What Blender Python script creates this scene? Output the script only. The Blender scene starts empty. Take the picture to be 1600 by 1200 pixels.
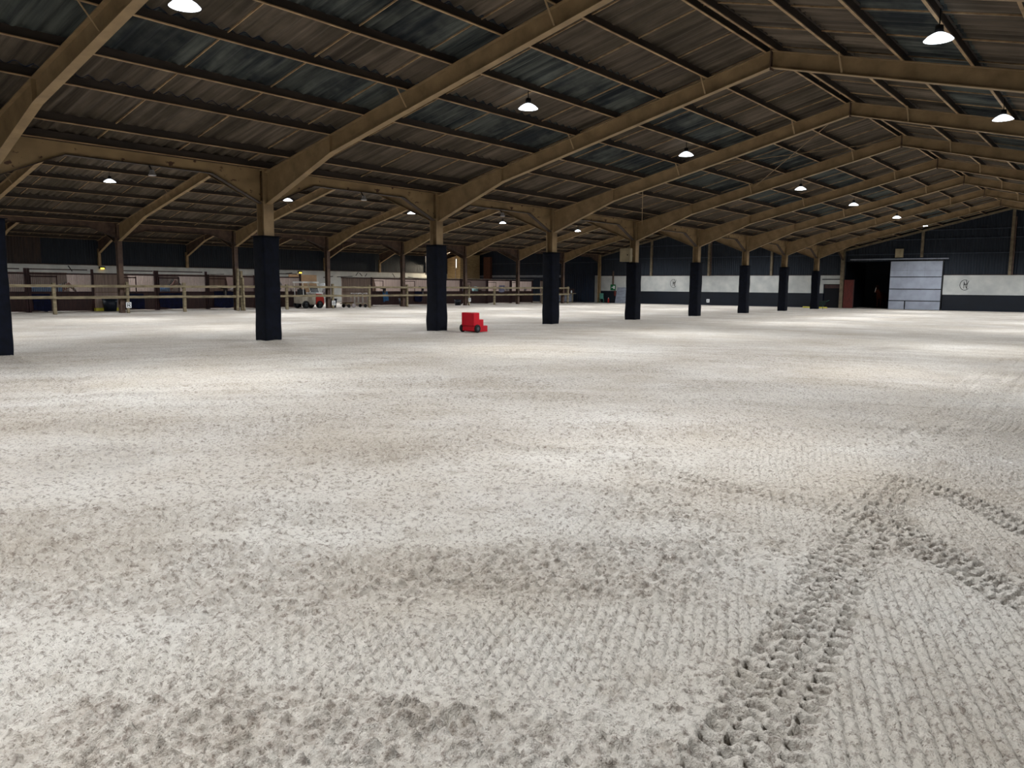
import bpy, math, random
import numpy as np
from math import sin, cos, pi, radians
from mathutils import Vector, Matrix
random.seed(7)
rng = np.random.default_rng(11)
S = bpy.context.scene
C = S.collection

# ---------------------------------------------------------------- camera
L = 7.1767            # bay length
HW = 12.1683          # half span of a nave
W = 2 * HW
GY = 9 * L            # far gable
NY = -2 * L           # near gable
XR = W                # right wall line
XB = -W               # second line of posts
XC = -43.05           # outer wall of the stable nave
yaw, pitch, roll = 0.6708, -0.1242, 0.0074
F = Vector((-sin(yaw) * cos(pitch), cos(yaw) * cos(pitch), sin(pitch)))
R0 = Vector((cos(yaw), sin(yaw), 0)); U0 = R0.cross(F)
R1 = R0 * cos(roll) + U0 * sin(roll); U1 = -R0 * sin(roll) + U0 * cos(roll)
cd = bpy.data.cameras.new('camera'); cam = bpy.data.objects.new('camera', cd); C.objects.link(cam)
M = Matrix((R1, U1, -F)).transposed().to_4x4()
M.translation = Vector((20.2303, -6.6538, 1.7)); cam.matrix_world = M
cd.sensor_width = 36; cd.lens = 1228.2 / 1600 * 36; cd.clip_end = 500
S.camera = cam
# ---------------------------------------------------------------- world (night outside) and exposure
w = bpy.data.worlds.new('World'); S.world = w; w.use_nodes = True
w.node_tree.nodes['Background'].inputs[0].default_value = (0.02, 0.035, 0.07, 1)
w.node_tree.nodes['Background'].inputs[1].default_value = 0.15
S.view_settings.view_transform = 'Standard'; S.view_settings.look = 'None'
S.view_settings.exposure = 0.24; S.view_settings.gamma = 1
S.view_settings.use_curve_mapping = False
LAMP_W = 2250.0       # power of one hall lamp
LAMP_COL = (0.93, 0.96, 1.0)

# ---------------------------------------------------------------- helpers
def lin(c):
    f = lambda v: v / 12.92 if v <= 0.04045 else ((v + 0.055) / 1.055) ** 2.4
    return tuple(f(v / 255) for v in c) + (1,)

class N:
    def __init__(s, name):
        s.m = bpy.data.materials.new(name); s.m.use_nodes = True
        s.t = s.m.node_tree; s.b = s.t.nodes['Principled BSDF']
    def n(s, typ, **kw):
        x = s.t.nodes.new(typ)
        for k, v in kw.items(): setattr(x, k, v)
        return x
    def l(s, a, b): s.t.links.new(a, b)
    def coord(s, scale=(1, 1, 1), rot=(0, 0, 0)):
        tc = s.n('ShaderNodeTexCoord'); mp = s.n('ShaderNodeMapping')
        mp.inputs['Scale'].default_value = scale; mp.inputs['Rotation'].default_value = rot
        s.l(tc.outputs['Object'], mp.inputs['Vector']); return mp.outputs['Vector']
    def noise(s, vec, scale, detail=4, rough=0.55):
        x = s.n('ShaderNodeTexNoise'); x.inputs['Scale'].default_value = scale
        x.inputs['Detail'].default_value = detail; x.inputs['Roughness'].default_value = rough
        s.l(vec, x.inputs['Vector']); return x.outputs['Fac']
    def ramp(s, fac, stops):
        x = s.n('ShaderNodeValToRGB'); e = x.color_ramp.elements
        while len(e) < len(stops): e.new(0.5)
        for q, (p, c) in zip(e, stops): q.position = p; q.color = c
        s.l(fac, x.inputs['Fac']); return x.outputs['Color']
    def mix(s, fac, a, b):
        x = s.n('ShaderNodeMixRGB')
        if isinstance(fac, float): x.inputs[0].default_value = fac
        else: s.l(fac, x.inputs[0])
        for i, v in ((1, a), (2, b)):
            if isinstance(v, tuple): x.inputs[i].default_value = v
            else: s.l(v, x.inputs[i])
        return x.outputs[0]
    def bump(s, h, strength=0.5, dist=0.01):
        x = s.n('ShaderNodeBump'); x.inputs['Strength'].default_value = strength
        x.inputs['Distance'].default_value = dist; s.l(h, x.inputs['Height'])
        s.l(x.outputs[0], s.b.inputs['Normal']); return x

def mat(name, c1, c2=None, scale=3.0, stretch=(1, 1, 1), rough=0.7, metal=0.0, lo=0.35, hi=0.65, bump=0.0, bdist=0.01, spec=0.3):
    q = N(name); q.b.inputs['Roughness'].default_value = rough; q.b.inputs['Metallic'].default_value = metal
    q.b.inputs['Specular IOR Level'].default_value = spec
    v = q.coord(stretch); f = q.noise(v, scale, 5)
    c = q.ramp(f, [(lo, lin(c1)), (hi, lin(c2 or c1))]); q.l(c, q.b.inputs['Base Color'])
    if bump: q.bump(f, bump, bdist)
    return q.m

def emat(name, col, strength):
    q = N(name); q.b.inputs['Base Color'].default_value = (*col, 1)
    q.b.inputs['Emission Color'].default_value = (*col, 1); q.b.inputs['Emission Strength'].default_value = strength
    return q.m

class MB:
    """collects polygons, builds one mesh object"""
    def __init__(s): s.v = []; s.f = []
    def quad(s, a, b, c, d): s.poly([a, b, c, d])
    def poly(s, pts):
        k = len(s.v); s.v += [tuple(p) for p in pts]; s.f.append(tuple(range(k, k + len(pts))))
    def box(s, x0, x1, y0, y1, z0, z1):
        k = len(s.v)
        s.v += [(x0, y0, z0), (x1, y0, z0), (x1, y1, z0), (x0, y1, z0), (x0, y0, z1), (x1, y0, z1), (x1, y1, z1), (x0, y1, z1)]
        for q in ((0, 3, 2, 1), (4, 5, 6, 7), (0, 1, 5, 4), (1, 2, 6, 5), (2, 3, 7, 6), (3, 0, 4, 7)): s.f.append(tuple(k + i for i in q))
        return s
    def bar(s, a, b, w=0.05, h=None, up=(0, 0, 1)):
        a = Vector(a); b = Vector(b); h = h or w; d = (b - a).normalized(); up = Vector(up)
        if abs(d.dot(up)) > 0.99: up = Vector((0, 1, 0))
        r = d.cross(up).normalized(); u = r.cross(d)
        k = len(s.v)
        for p in (a, b):
            for i, j in ((-1, -1), (1, -1), (1, 1), (-1, 1)): s.v.append(tuple(p + r * i * w / 2 + u * j * h / 2))
        for q in ((3, 2, 1, 0), (4, 5, 6, 7), (0, 1, 5, 4), (1, 2, 6, 5), (2, 3, 7, 6), (3, 0, 4, 7)): s.f.append(tuple(k + i for i in q))
        return s
    def tube(s, pts, r, n=8, cap=True):
        pts = [Vector(p) for p in pts]; rs = r if isinstance(r, (list, tuple)) else [r] * len(pts)
        k = len(s.v); m = len(pts)
        for i, p in enumerate(pts):
            d = (pts[min(i + 1, m - 1)] - pts[max(i - 1, 0)]).normalized()
            up = Vector((0, 0, 1)) if abs(d.z) < 0.95 else Vector((0, 1, 0))
            a = d.cross(up).normalized(); b = a.cross(d)
            for j in range(n):
                t = 2 * pi * j / n; s.v.append(tuple(p + (a * cos(t) + b * sin(t)) * rs[i]))
        for i in range(m - 1):
            for j in range(n):
                s.f.append((k + i * n + j, k + i * n + (j + 1) % n, k + (i + 1) * n + (j + 1) % n, k + (i + 1) * n + j))
        if cap:
            s.f.append(tuple(k + j for j in range(n))[::-1]); s.f.append(tuple(k + (m - 1) * n + j for j in range(n)))
        return s
    def lathe(s, prof, n=20, c=(0, 0, 0)):
        k = len(s.v)
        for r, z in prof:
            for j in range(n):
                t = 2 * pi * j / n; s.v.append((c[0] + r * cos(t), c[1] + r * sin(t), c[2] + z))
        for i in range(len(prof) - 1):
            for j in range(n):
                s.f.append((k + i * n + j, k + i * n + (j + 1) % n, k + (i + 1) * n + (j + 1) % n, k + (i + 1) * n + j))
        return s
    def prism(s, poly, axis, a0, a1):
        """poly in the plane across axis; 'y': (x,z)   'x': (y,z)"""
        def P(p, a): return (p[0], a, p[1]) if axis == 'y' else ((a, p[0], p[1]) if axis == 'x' else (p[0], p[1], a))
        k = len(s.v); n = len(poly)
        s.v += [P(p, a0) for p in poly] + [P(p, a1) for p in poly]
        s.f.append(tuple(range(k, k + n))); s.f.append(tuple(range(k + 2 * n - 1, k + n - 1, -1)))
        for i in range(n):
            j = (i + 1) % n; s.f.append((k + j, k + i, k + n + i, k + n + j))
        return s
    def build(s, name, m, parent=None, smooth=False):
        me = bpy.data.meshes.new(name); me.from_pydata(s.v, [], s.f); me.materials.append(m)
        if smooth: me.polygons.foreach_set('use_smooth', [True] * len(me.polygons))
        me.validate(); me.update()
        o = bpy.data.objects.new(name, me); C.objects.link(o)
        if parent: o.parent = parent
        return o

def tag(o, label=None, cat=None, group=None, kind=None):
    if label: o['label'] = label
    if cat: o['category'] = cat
    if group: o['group'] = group
    if kind: o['kind'] = kind
    return o
def thing(name, label, cat, loc=(0, 0, 0), rz=0, group=None):
    o = bpy.data.objects.new(name, None); C.objects.link(o); o.location = loc; o.rotation_euler = (0, 0, rz)
    o.empty_display_size = 0.1
    return tag(o, label, cat, group)
def kids(o): return [c for c in C.objects if c.parent == o]
def dup(o, loc=None, rz=None, label=None, parent=None):
    ch = kids(o); c = o.copy(); C.objects.link(c)
    if parent: c.parent = parent
    for q in ch: dup(q, parent=c)
    if loc is not None: c.location = loc
    if rz is not None: c.rotation_euler = (0, 0, rz)
    if label: c['label'] = label
    return c
ORD = ['first', 'second', 'third', 'fourth', 'fifth', 'sixth', 'seventh', 'eighth', 'ninth', 'tenth']

# ---------------------------------------------------------------- materials
m_tan = mat('tan_paint', (152, 129, 96), (120, 100, 73), 2.2, rough=0.6, lo=0.3, hi=0.7, bump=0.15)
q = N('flaking_tan_paint'); q.b.inputs['Roughness'].default_value = 0.75
v = q.coord((1, 1, 1.6)); f1 = q.noise(v, 2.4, 6, 0.65); f2 = q.noise(v, 1.1, 2)
c = q.mix(q.ramp(f1, [(0.60, (0, 0, 0, 1)), (0.64, (1, 1, 1, 1))]), q.ramp(f2, [(0.3, lin((156, 132, 94))), (0.7, lin((120, 99, 70)))]), lin((70, 45, 32)))
q.l(c, q.b.inputs['Base Color']); q.bump(f1, 0.3, 0.006); m_flake = q.m
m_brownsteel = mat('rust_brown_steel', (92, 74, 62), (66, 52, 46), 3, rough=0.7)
m_darksteel = mat('dark_rusty_steel', (62, 48, 38), (40, 32, 28), 3, rough=0.7)
m_purlin = mat('purlin_steel', (58, 49, 42), (38, 32, 29), 3.5, (1, 0.3, 1), rough=0.7, lo=0.3, hi=0.7)
m_purlin_lip = mat('purlin_lip_steel', (168, 142, 106), (122, 98, 72), 4, (1, 0.5, 1), rough=0.65)  # paler than the purlin web: light from below painted into the lip
m_pad = mat('navy_pad_fabric', (10, 14, 26), (5, 8, 15), 6, rough=0.85, bump=0.35, bdist=0.02, spec=0.15)
m_strap = mat('black_strap', (10, 10, 14), rough=0.6)
# fibre cement roofing, one shade per sheet
def roofmat(name, ca, cb, cc, streak=0.5):
    q = N(name); q.b.inputs['Roughness'].default_value = 0.85; q.b.inputs['Specular IOR Level'].default_value = 0.15
    v = q.coord((0.35, 7.0, 0.35)); f1 = q.noise(v, 1.0, 5, 0.6)
    v2 = q.coord((0.8, 0.9, 0.8)); f2 = q.noise(v2, 0.9, 4, 0.6)
    v3 = q.coord((1, 1, 1)); f3 = q.noise(v3, 3.5, 6, 0.7)
    tc = q.n('ShaderNodeTexCoord'); sp = q.n('ShaderNodeSeparateXYZ'); q.l(tc.outputs['Object'], sp.inputs[0])
    dv = q.n('ShaderNodeMath', operation='DIVIDE'); dv.inputs[1].default_value = 1.022; q.l(sp.outputs[1], dv.inputs[0])
    fl = q.n('ShaderNodeMath', operation='FLOOR'); q.l(dv.outputs[0], fl.inputs[0])
    wn = q.n('ShaderNodeTexWhiteNoise', noise_dimensions='1D'); q.l(fl.outputs[0], wn.inputs['W'])
    a = q.ramp(f1, [(0.32, lin(ca)), (0.66, lin(cb))])
    b = q.mix(q.ramp(f2, [(0.45, (0, 0, 0, 1)), (0.62, (1, 1, 1, 1))]), a, lin(cc))
    b2 = q.mix(streak, a, b)
    hv = q.n('ShaderNodeHueSaturation'); q.l(b2, hv.inputs['Color'])
    mr = q.n('ShaderNodeMapRange'); mr.inputs[3].default_value = 0.78; mr.inputs[4].default_value = 1.15
    q.l(wn.outputs['Value'], mr.inputs[0]); q.l(mr.outputs[0], hv.inputs['Value'])
    q.l(hv.outputs[0], q.b.inputs['Base Color']); q.bump(f3, 0.25, 0.01)
    return q.m
m_roof = roofmat('fibre_cement_sheet', (58, 52, 46), (100, 90, 79), (54, 50, 40))
m_sky = roofmat('dirty_rooflight_sheet', (32, 38, 42), (84, 88, 84), (20, 26, 34), 0.75)
m_navyclad = mat('navy_cladding', (24, 33, 43), (17, 25, 35), 1.6, (3, 3, 0.5), rough=0.55)
m_brownclad = mat('brown_cladding', (62, 50, 44), (44, 38, 38), 1.6, (3, 3, 0.5), rough=0.6)
m_blueclad = mat('blue_cladding', (15, 32, 52), (11, 22, 38), 1.8, (3, 3, 0.5), rough=0.55)
q = N('white_painted_blockwork'); q.b.inputs['Roughness'].default_value = 0.8
v = q.coord(); f = q.noise(v, 1.2, 5); c = q.ramp(f, [(0.35, lin((158, 160, 158))), (0.7, lin((182, 183, 178)))]); q.l(c, q.b.inputs['Base Color'])
br = q.n('ShaderNodeTexBrick'); vv = q.coord((1, 1, 1), (radians(90), 0, 0)); q.l(vv, br.inputs['Vector'])
br.inputs['Scale'].default_value = 1.0; br.inputs['Brick Width'].default_value = 0.44; br.inputs['Row Height'].default_value = 0.22
br.inputs['Mortar Size'].default_value = 0.012; q.bump(br.outputs['Fac'], -0.3, 0.006); m_white = q.m
m_navypaint = mat('navy_painted_blockwork', (9, 17, 28), (6, 11, 20), 0.8, (1, 1, 1.5), rough=0.6, bump=0.1)
m_rustred = mat('red_brown_boarding', (96, 40, 32), (70, 30, 26), 4, (6, 6, 1), rough=0.7)
m_black = mat('black_plastic', (14, 15, 18), (9, 10, 12), 5, rough=0.45)
m_dark = mat('painted_dark_opening', (12, 13, 18), rough=0.9)
m_doorwhite = mat('white_sheet_panel', (150, 156, 168), (136, 141, 152), 1.4, rough=0.5)
m_fence = mat('weathered_fence_timber', (142, 130, 104), (104, 94, 74), 3, (3, 0.6, 3), rough=0.8, bump=0.2)
m_stallbrown = mat('dark_brown_boarding', (66, 44, 40), (46, 32, 32), 2.5, (6, 6, 0.7), rough=0.6)
m_stallframe = mat('dark_red_frame', (62, 34, 34), (42, 26, 28), 5, rough=0.5)
q = N('pale_boarding'); q.b.inputs['Roughness'].default_value = 0.7
v = q.coord((8, 8, 0.5)); f = q.noise(v, 1.2, 4); wv = q.n('ShaderNodeTexWave', wave_type='BANDS', bands_direction='Y'); wv.inputs['Scale'].default_value = 3.3; wv.inputs['Distortion'].default_value = 0.0
q.l(q.coord(), wv.inputs['Vector'])
c = q.ramp(f, [(0.3, lin((134, 116, 106))), (0.7, lin((172, 152, 140)))])
c = q.mix(q.ramp(wv.outputs['Fac'], [(0.02, (1, 1, 1, 1)), (0.08, (0, 0, 0, 1))]), c, lin((84, 66, 58))); q.l(c, q.b.inputs['Base Color']); m_pale = q.m
m_timberclad = mat('weathered_horizontal_boarding', (176, 158, 122), (140, 122, 92), 2, (1, 1, 9), rough=0.8, bump=0.3)
m_brick = mat('red_brown_brick', (92, 62, 50), (70, 48, 42), 8, (1, 1, 3), rough=0.85)
m_bar = mat('galvanised_bar', (176, 172, 166), (146, 142, 138), 6, rough=0.4, metal=0.15)
m_red = mat('red_moulded_plastic', (196, 8, 34), (170, 5, 28), 2, rough=0.42, spec=0.4)
m_tyre = mat('black_tyre_rubber', (16, 18, 20), rough=0.7)
m_rim = mat('grey_rim', (84, 92, 98), rough=0.4, metal=0.4)
m_alu = mat('aluminium_bell', (176, 178, 182), rough=0.35, metal=0.7)
m_box = mat('cream_steel_box', (150, 138, 112), (126, 116, 92), 3, rough=0.5)
m_greenp = mat('green_plastic', (44, 110, 92), (34, 92, 78), 4, rough=0.5)
m_exit = mat('green_sign', (16, 90, 52), rough=0.5)
m_greenb = mat('dark_green_steel', (18, 40, 34), rough=0.6)
m_rail = mat('dull_blue_grey_rail', (58, 66, 78), (44, 52, 64), 3, rough=0.6)
m_greytan = mat('dull_grey_tan_paint', (118, 106, 86), (92, 82, 66), 3, rough=0.7)
m_greysheet = mat('grey_corrugated_sheet', (128, 134, 144), (104, 108, 118), 2, (1, 1, 4), rough=0.5)
m_signwhite = mat('white_plastic', (226, 228, 228), rough=0.4)
m_ink = mat('black_ink', (18, 18, 18), rough=0.6)
m_navybin = mat('navy_blue_tub', (9, 20, 34), (7, 15, 26), 4, rough=0.5)
m_greybin = mat('slate_grey_tub', (54, 62, 78), (42, 50, 64), 4, rough=0.6)
m_rugnavy = mat('navy_rug_fabric', (12, 18, 52), (8, 12, 34), 5, rough=0.9, bump=0.3)
m_rugblue = mat('light_blue_rug_fabric', (70, 116, 160), (52, 92, 134), 5, rough=0.9)
m_rugpale = mat('pale_lilac_rug_fabric', (150, 150, 176), (124, 122, 150), 5, rough=0.9)
m_rugaqua = mat('aqua_rug_fabric', (190, 226, 226), (160, 206, 208), 5, rough=0.9)
m_chestnut = mat('chestnut_coat', (112, 52, 26), (82, 36, 18), 3, rough=0.6)
m_horsewhite = mat('white_blaze', (214, 204, 194), rough=0.7)
m_mane = mat('dark_mane', (40, 24, 18), rough=0.8)
m_cream = mat('cream_bodywork', (176, 168, 152), (150, 142, 126), 3, rough=0.4)
m_redbody = mat('red_bodywork', (156, 34, 24), (130, 24, 18), 3, rough=0.35)
m_canopy = mat('white_canopy', (226, 226, 222), rough=0.45)
m_yellow = mat('yellow_pole_paint', (206, 196, 70), (186, 176, 50), 3, rough=0.5)
m_ply = mat('tan_plywood', (112, 88, 62), (92, 72, 50), 2, (1, 1, 5), rough=0.8)
m_leather = mat('dark_leather', (34, 26, 26), rough=0.5)
m_cloth = mat('pale_cloth', (168, 160, 156), (130, 120, 124), 5, rough=0.9)
q = N('windscreen_plastic'); q.b.inputs['Base Color'].default_value = lin((170, 180, 190)); q.b.inputs['Transmission Weight'].default_value = 0.7; q.b.inputs['Roughness'].default_value = 0.15; m_screen = q.m
m_lens = emat('lamp_lens', (0.86, 0.93, 1.0), 40.0)
m_shade = emat('glowing_acrylic_shade', (0.88, 0.94, 1.0), 2.2)
m_tubeglow = emat('fluorescent_tube', (0.9, 0.95, 1.0), 14.0)
m_dimtube = emat('dim_tube', (1.0, 0.95, 0.85), 1.6)
m_amber = emat('amber_lens', (1.0, 0.62, 0.06), 3.0)
m_hilight = emat('vehicle_light_strip', (1.0, 0.86, 0.84), 1.2)

# ---------------------------------------------------------------- floor (raked sand)
def vnoise(x, y, seed):
    r = np.random.default_rng(seed); n = 512; g = r.random((n, n)).astype(np.float32)
    xi = np.floor(x).astype(np.int64); yi = np.floor(y).astype(np.int64)
    fx = (x - xi).astype(np.float32); fy = (y - yi).astype(np.float32)
    fx = fx * fx * (3 - 2 * fx); fy = fy * fy * (3 - 2 * fy)
    a = g[xi % n, yi % n]; b = g[(xi + 1) % n, yi % n]; c_ = g[xi % n, (yi + 1) % n]; d = g[(xi + 1) % n, (yi + 1) % n]
    return (a * (1 - fx) + b * fx) * (1 - fy) + (c_ * (1 - fx) + d * fx) * fy
def graded(lo, hi, f0, f1, fine, grow, mx):
    a = list(np.arange(f0, f1, fine)); s = fine; p = a[-1]
    up = []
    while p < hi: s = min(s * grow, mx); p += s; up.append(min(p, hi))
    s = fine; p = f0; dn = []
    while p > lo: s = min(s * grow, mx); p -= s; dn.append(max(p, lo))
    return np.array(dn[::-1] + a + up)
gx = graded(XC - 0.2, XR + 0.3, 17.2, 20.3, 0.0082, 1.011, 0.35)
gy = graded(NY - 0.2, GY + 8, -5.75, -1.0, 0.0082, 1.011, 0.45)
X, Y = np.meshgrid(gx, gy, indexing='ij'); X = X.ravel(); Y = Y.ravel()
sm = lambda a, b, t: np.clip((t - a) / (b - a), 0, 1) ** 2 * (3 - 2 * np.clip((t - a) / (b - a), 0, 1))
def seg_track(pts):
    """distance across and length along a polyline"""
    best = np.full(X.shape, 1e9); along = np.zeros(X.shape); side = np.zeros(X.shape); acc = 0
    for (ax, ay), (bx, by) in zip(pts[:-1], pts[1:]):
        dx, dy = bx - ax, by - ay; ln = math.hypot(dx, dy)
        tr = ((X - ax) * dx + (Y - ay) * dy) / ln
        t = np.clip(tr, 0, ln); px = X - ax - dx * t / ln; py = Y - ay - dy * t / ln
        d = np.hypot(px, py); k = d < best
        best[k] = d[k]; along[k] = (acc + t)[k]; side[k] = ((-(dy) * (X - ax) + dx * (Y - ay)) / ln)[k]; acc += ln
    return best, along, side
# masks
big = vnoise(X * 0.35 + 5, Y * 0.35, 1); big2 = vnoise(X * 0.9, Y * 0.9 + 9, 2)
ang = 0.52; u = X * cos(ang) + Y * sin(ang); vv_ = -X * sin(ang) + Y * cos(ang)
vv2 = vv_ + 0.035 * (u - 14) ** 2                       # gently curved swaths
swath = vnoise(u * 0.16, vv2 * 1.7, 3)
H = 0.02 * (big - 0.5) + 0.014 * (big2 - 0.5) + 0.012 * (swath - 0.5)
fade = 1 - sm(9.0, 26.0, np.hypot(X - 18, Y + 3))       # coarser mesh far away
churn = sm(0.35, 0.75, vnoise(u * 0.5, vv2 * 2.6, 4) * 0.6 + 0.4 * big2)
w1 = vnoise(X * 9, Y * 9, 21) * 0.05; w2 = vnoise(X * 9, Y * 9, 22) * 0.05
l1 = vnoise(X * 19 + w1, Y * 19, 5); l2 = vnoise(X * 34, Y * 34 + w2, 6); l3 = vnoise(X * 62, Y * 62, 7)
uu = vnoise(u * 17, vv2 * 32, 8)
lump = 0.35 * l1 + 0.4 * l2 + 0.3 * l3 - 0.5
clod = np.maximum(0.55 * uu + 0.45 * l2 - 0.5, 0)
pit = np.maximum(0.38 - (0.6 * vnoise(X * 27 + 7, Y * 27, 9) + 0.4 * vnoise(X * 52, Y * 52, 10)), 0)
zoneR = sm(19.0, 19.4, X + 0.18 * (Y + 3))
keep = sm(0.22, 0.42, vnoise(X * 1.1 + 40, Y * 1.1, 13)) * (1 - 0.8 * churn * (1 - 0.7 * zoneR))
leftdim = 0.25 + 0.75 * sm(14.5, 17.2, X)
rel = 1 - 0.7 * keep * leftdim
H += 0.010 * fade * (vnoise(u * 0.9, vv2 * 5, 44) - 0.5)
H += fade * rel * ((0.020 + 0.026 * churn) * lump + (0.050 + 0.055 * churn) * clod - (0.05 + 0.05 * churn) * pit)
# diamond roller print
def lattice(p0, q0, width):
    g1 = np.abs((p0 % 1) - 0.5) * 2; g2 = np.abs((q0 % 1) - 0.5) * 2
    return np.maximum(sm(1 - width, 1.0, g1), sm(1 - width, 1.0, g2))
def ab(a, b, ca, cb):     # two families of grooves at angles a and b, spacing ca and cb
    return lattice((X * cos(a) + Y * sin(a)) / ca + 0.25 * (big2 - .5), (X * cos(b) + Y * sin(b)) / cb + 0.25 * (big - .5), 0.42)
r_ = radians
lat = ab(r_(20), r_(50), 0.054, 0.056) * zoneR + ab(r_(23), r_(56), 0.056, 0.06) * (1 - zoneR)
patchA = sm(0.40, 0.56, vnoise(u * 0.45 + 3, vv2 * 1.1, 12))
lat = lat * np.maximum(patchA, zoneR) + ab(r_(18), r_(72), 0.06, 0.06) * (1 - np.maximum(patchA, zoneR))
H -= fade * 0.023 * lat * keep * leftdim * (0.5 + 0.8 * l2)
# rake grooves in the middle distance
rk = np.sin(2 * pi * vv2 / 0.17) * 0.006 * sm(0.45, 0.65, vnoise(u * 0.2, vv2 * 0.8, 15)); H += fade * rk * (1 - sm(1.5, 4.0, Y)) * (1 - sm(15.5, 17.5, X))
CH = churn * 0.8
def tyre(pts, width, depth, pitch_, cols, fadein=1.0, rim=0.008, ends=True):
    global H, CH
    d, s, t = seg_track(pts); tot = sum(math.hypot(b[0] - a[0], b[1] - a[1]) for a, b in zip(pts[:-1], pts[1:])); hw = width / 2
    d = d + 0.05 * (vnoise(X * 7, Y * 7, 35) - 0.5)
    en = sm(0.0, 0.25, s) * (1 - sm(tot - 0.25, tot, s))
    edge = (1 - sm(hw - 0.05, hw + 0.03, d)) * en
    jit = vnoise(s * 5, t * 6, 31) * 0.35
    cw = width / cols; cidx = np.floor((t + hw) / cw); cf = ((t + hw) / cw) % 1
    ph = (s / pitch_ + 0.5 * (cidx % 2) + 0.3 * (cf - 0.5) * np.where(cidx % 2 == 0, 1, -1) + jit) % 1
    blk = sm(0.0, 0.12, ph) * (1 - sm(0.42, 0.6, ph)) * sm(0.0, 0.16, cf) * (1 - sm(0.84, 1.0, cf))
    crumb = vnoise(X * 26, Y * 26, 33) - 0.5 + 0.6 * (vnoise(X * 50, Y * 50, 36) - 0.5)
    pr = -depth * (0.1 + blk * (1.0 + 0.8 * vnoise(X * 6, Y * 6, 37))) + depth * 0.55 * crumb
    CH = np.maximum(CH, edge * fadein * (0.1 + 0.5 * blk)); H = H * (1 - edge * 0.8 * fadein) + pr * edge * fadein
    H += rim * np.exp(-((d - hw - 0.03) / 0.035) ** 2) * (crumb + 0.5) * fadein * en
tyre([(19.40, -5.2), (19.25, -4.1), (19.11, -3.1), (18.95, -1.95), (18.78, -0.3), (18.68, 1.25)], 0.40, 0.055, 0.098, 4)
tyre([(18.75, 0.4), (18.78, 0.0), (18.95, -0.55), (19.3, -1.0), (19.75, -1.5), (20.3, -2.0)], 0.36, 0.055, 0.085, 4)
tyre([(18.6, 1.2), (18.78, 1.0), (19.29, 0.55), (19.75, -0.05), (20.3, -0.7)], 0.34, 0.045, 0.09, 4)
tyre([(13.1, -1.5), (14.4, -0.5), (15.6, -0.02), (16.7, -0.13), (17.7, -0.33), (18.4, -0.35), (19.0, -0.7)], 0.34, 0.036, 0.09, 4, 0.9)
tyre([(5.2, -0.6), (6.97, -1.35), (8.89, -1.9), (10.33, -2.05), (11.4, -1.73), (13.1, -1.5)], 0.45, 0.036, 0.14, 3, 0.8)
for off in (0, 0.28, 0.62, 0.9):
    tyre([(17.4 + off, 17), (17.9 + off, 6), (17.9 + off, 2.6)], 0.12, 0.022, 0.3, 1, 0.7, 0.006)
# small heaps of sand round the column feet, higher lip along the far fence
for k in range(0, 9):
    d = np.hypot(X - 0.1, (Y - k * L)); H += 0.07 * np.exp(-(d / 0.62) ** 2)
H += 0.05 * np.exp(-((X - XB) / 0.5) ** 2)
H[X < XB - 0.5] = 0; H[Y > GY - 0.15] = 0
H = np.clip(H, -0.09, 0.09)
nx, ny = len(gx), len(gy); co = np.stack([X, Y, H], 1).astype(np.float32)
ii = np.arange(nx * ny).reshape(nx, ny)
fa = np.stack([ii[:-1, :-1], ii[1:, :-1], ii[1:, 1:], ii[:-1, 1:]], -1).reshape(-1, 4)
me = bpy.data.meshes.new('floor'); me.vertices.add(len(co)); me.vertices.foreach_set('co', co.ravel())
me.loops.add(fa.size); me.loops.foreach_set('vertex_index', fa.ravel().astype(np.int32))
me.polygons.add(len(fa)); me.polygons.foreach_set('loop_start', np.arange(0, fa.size, 4, dtype=np.int32))
me.polygons.foreach_set('use_smooth', np.ones(len(fa), bool)); me.update(calc_edges=True)
at = me.attributes.new('churn_tint', 'FLOAT', 'POINT'); at.data.foreach_set('value', CH.astype(np.float32))  # browner sand where churned and in the tread prints
q = N('arena_sand'); q.b.inputs['Specular IOR Level'].default_value = 0.5
v = q.coord()
fA = q.noise(v, 0.35, 5, 0.6); fB = q.noise(v, 4.0, 6, 0.65); fC = q.noise(v, 22, 6, 0.75); fD = q.noise(v, 75, 4, 0.8)
ca = q.ramp(fA, [(0.35, lin((188, 178, 163))), (0.65, lin((208, 202, 192)))])
cb = q.mix(q.ramp(fB, [(0.52, (0, 0, 0, 1)), (0.72, (0.55, 0.55, 0.55, 1))]), ca, lin((158, 146, 130)))
cc = q.mix(q.ramp(fC, [(0.50, (0, 0, 0, 1)), (0.64, (0.85, 0.85, 0.85, 1))]), cb, lin((112, 99, 88)))
fS = q.noise(v, 48, 3, 0.7); cc = q.mix(q.ramp(fS, [(0.60, (0, 0, 0, 1)), (0.68, (0.8, 0.8, 0.8, 1))]), cc, lin((98, 84, 72)))
am = q.n('ShaderNodeAttribute', attribute_name='churn_tint'); fM = q.noise(v, 15, 5, 0.75)
mr = q.ramp(fM, [(0.40, (0, 0, 0, 1)), (0.58, (1, 1, 1, 1))]); mm = q.n('ShaderNodeMath', operation='MULTIPLY'); q.l(am.outputs['Fac'], mm.inputs[0]); q.l(mr, mm.inputs[1])
m3 = q.n('ShaderNodeMath', operation='MULTIPLY'); q.l(mm.outputs[0], m3.inputs[0]); m3.inputs[1].default_value = 0.42
cc = q.mix(m3.outputs[0], cc, lin((122, 106, 90)))
q.l(cc, q.b.inputs['Base Color'])
vw = q.coord((0.25, 0.25, 0.25), (0, 0, -0.5)); fw = q.noise(vw, 1.6, 4, 0.6)
rr = q.ramp(fw, [(0.54, (0.92, 0.92, 0.92, 1)), (0.66, (0.36, 0.36, 0.36, 1))]); q.l(rr, q.b.inputs['Roughness'])
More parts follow.
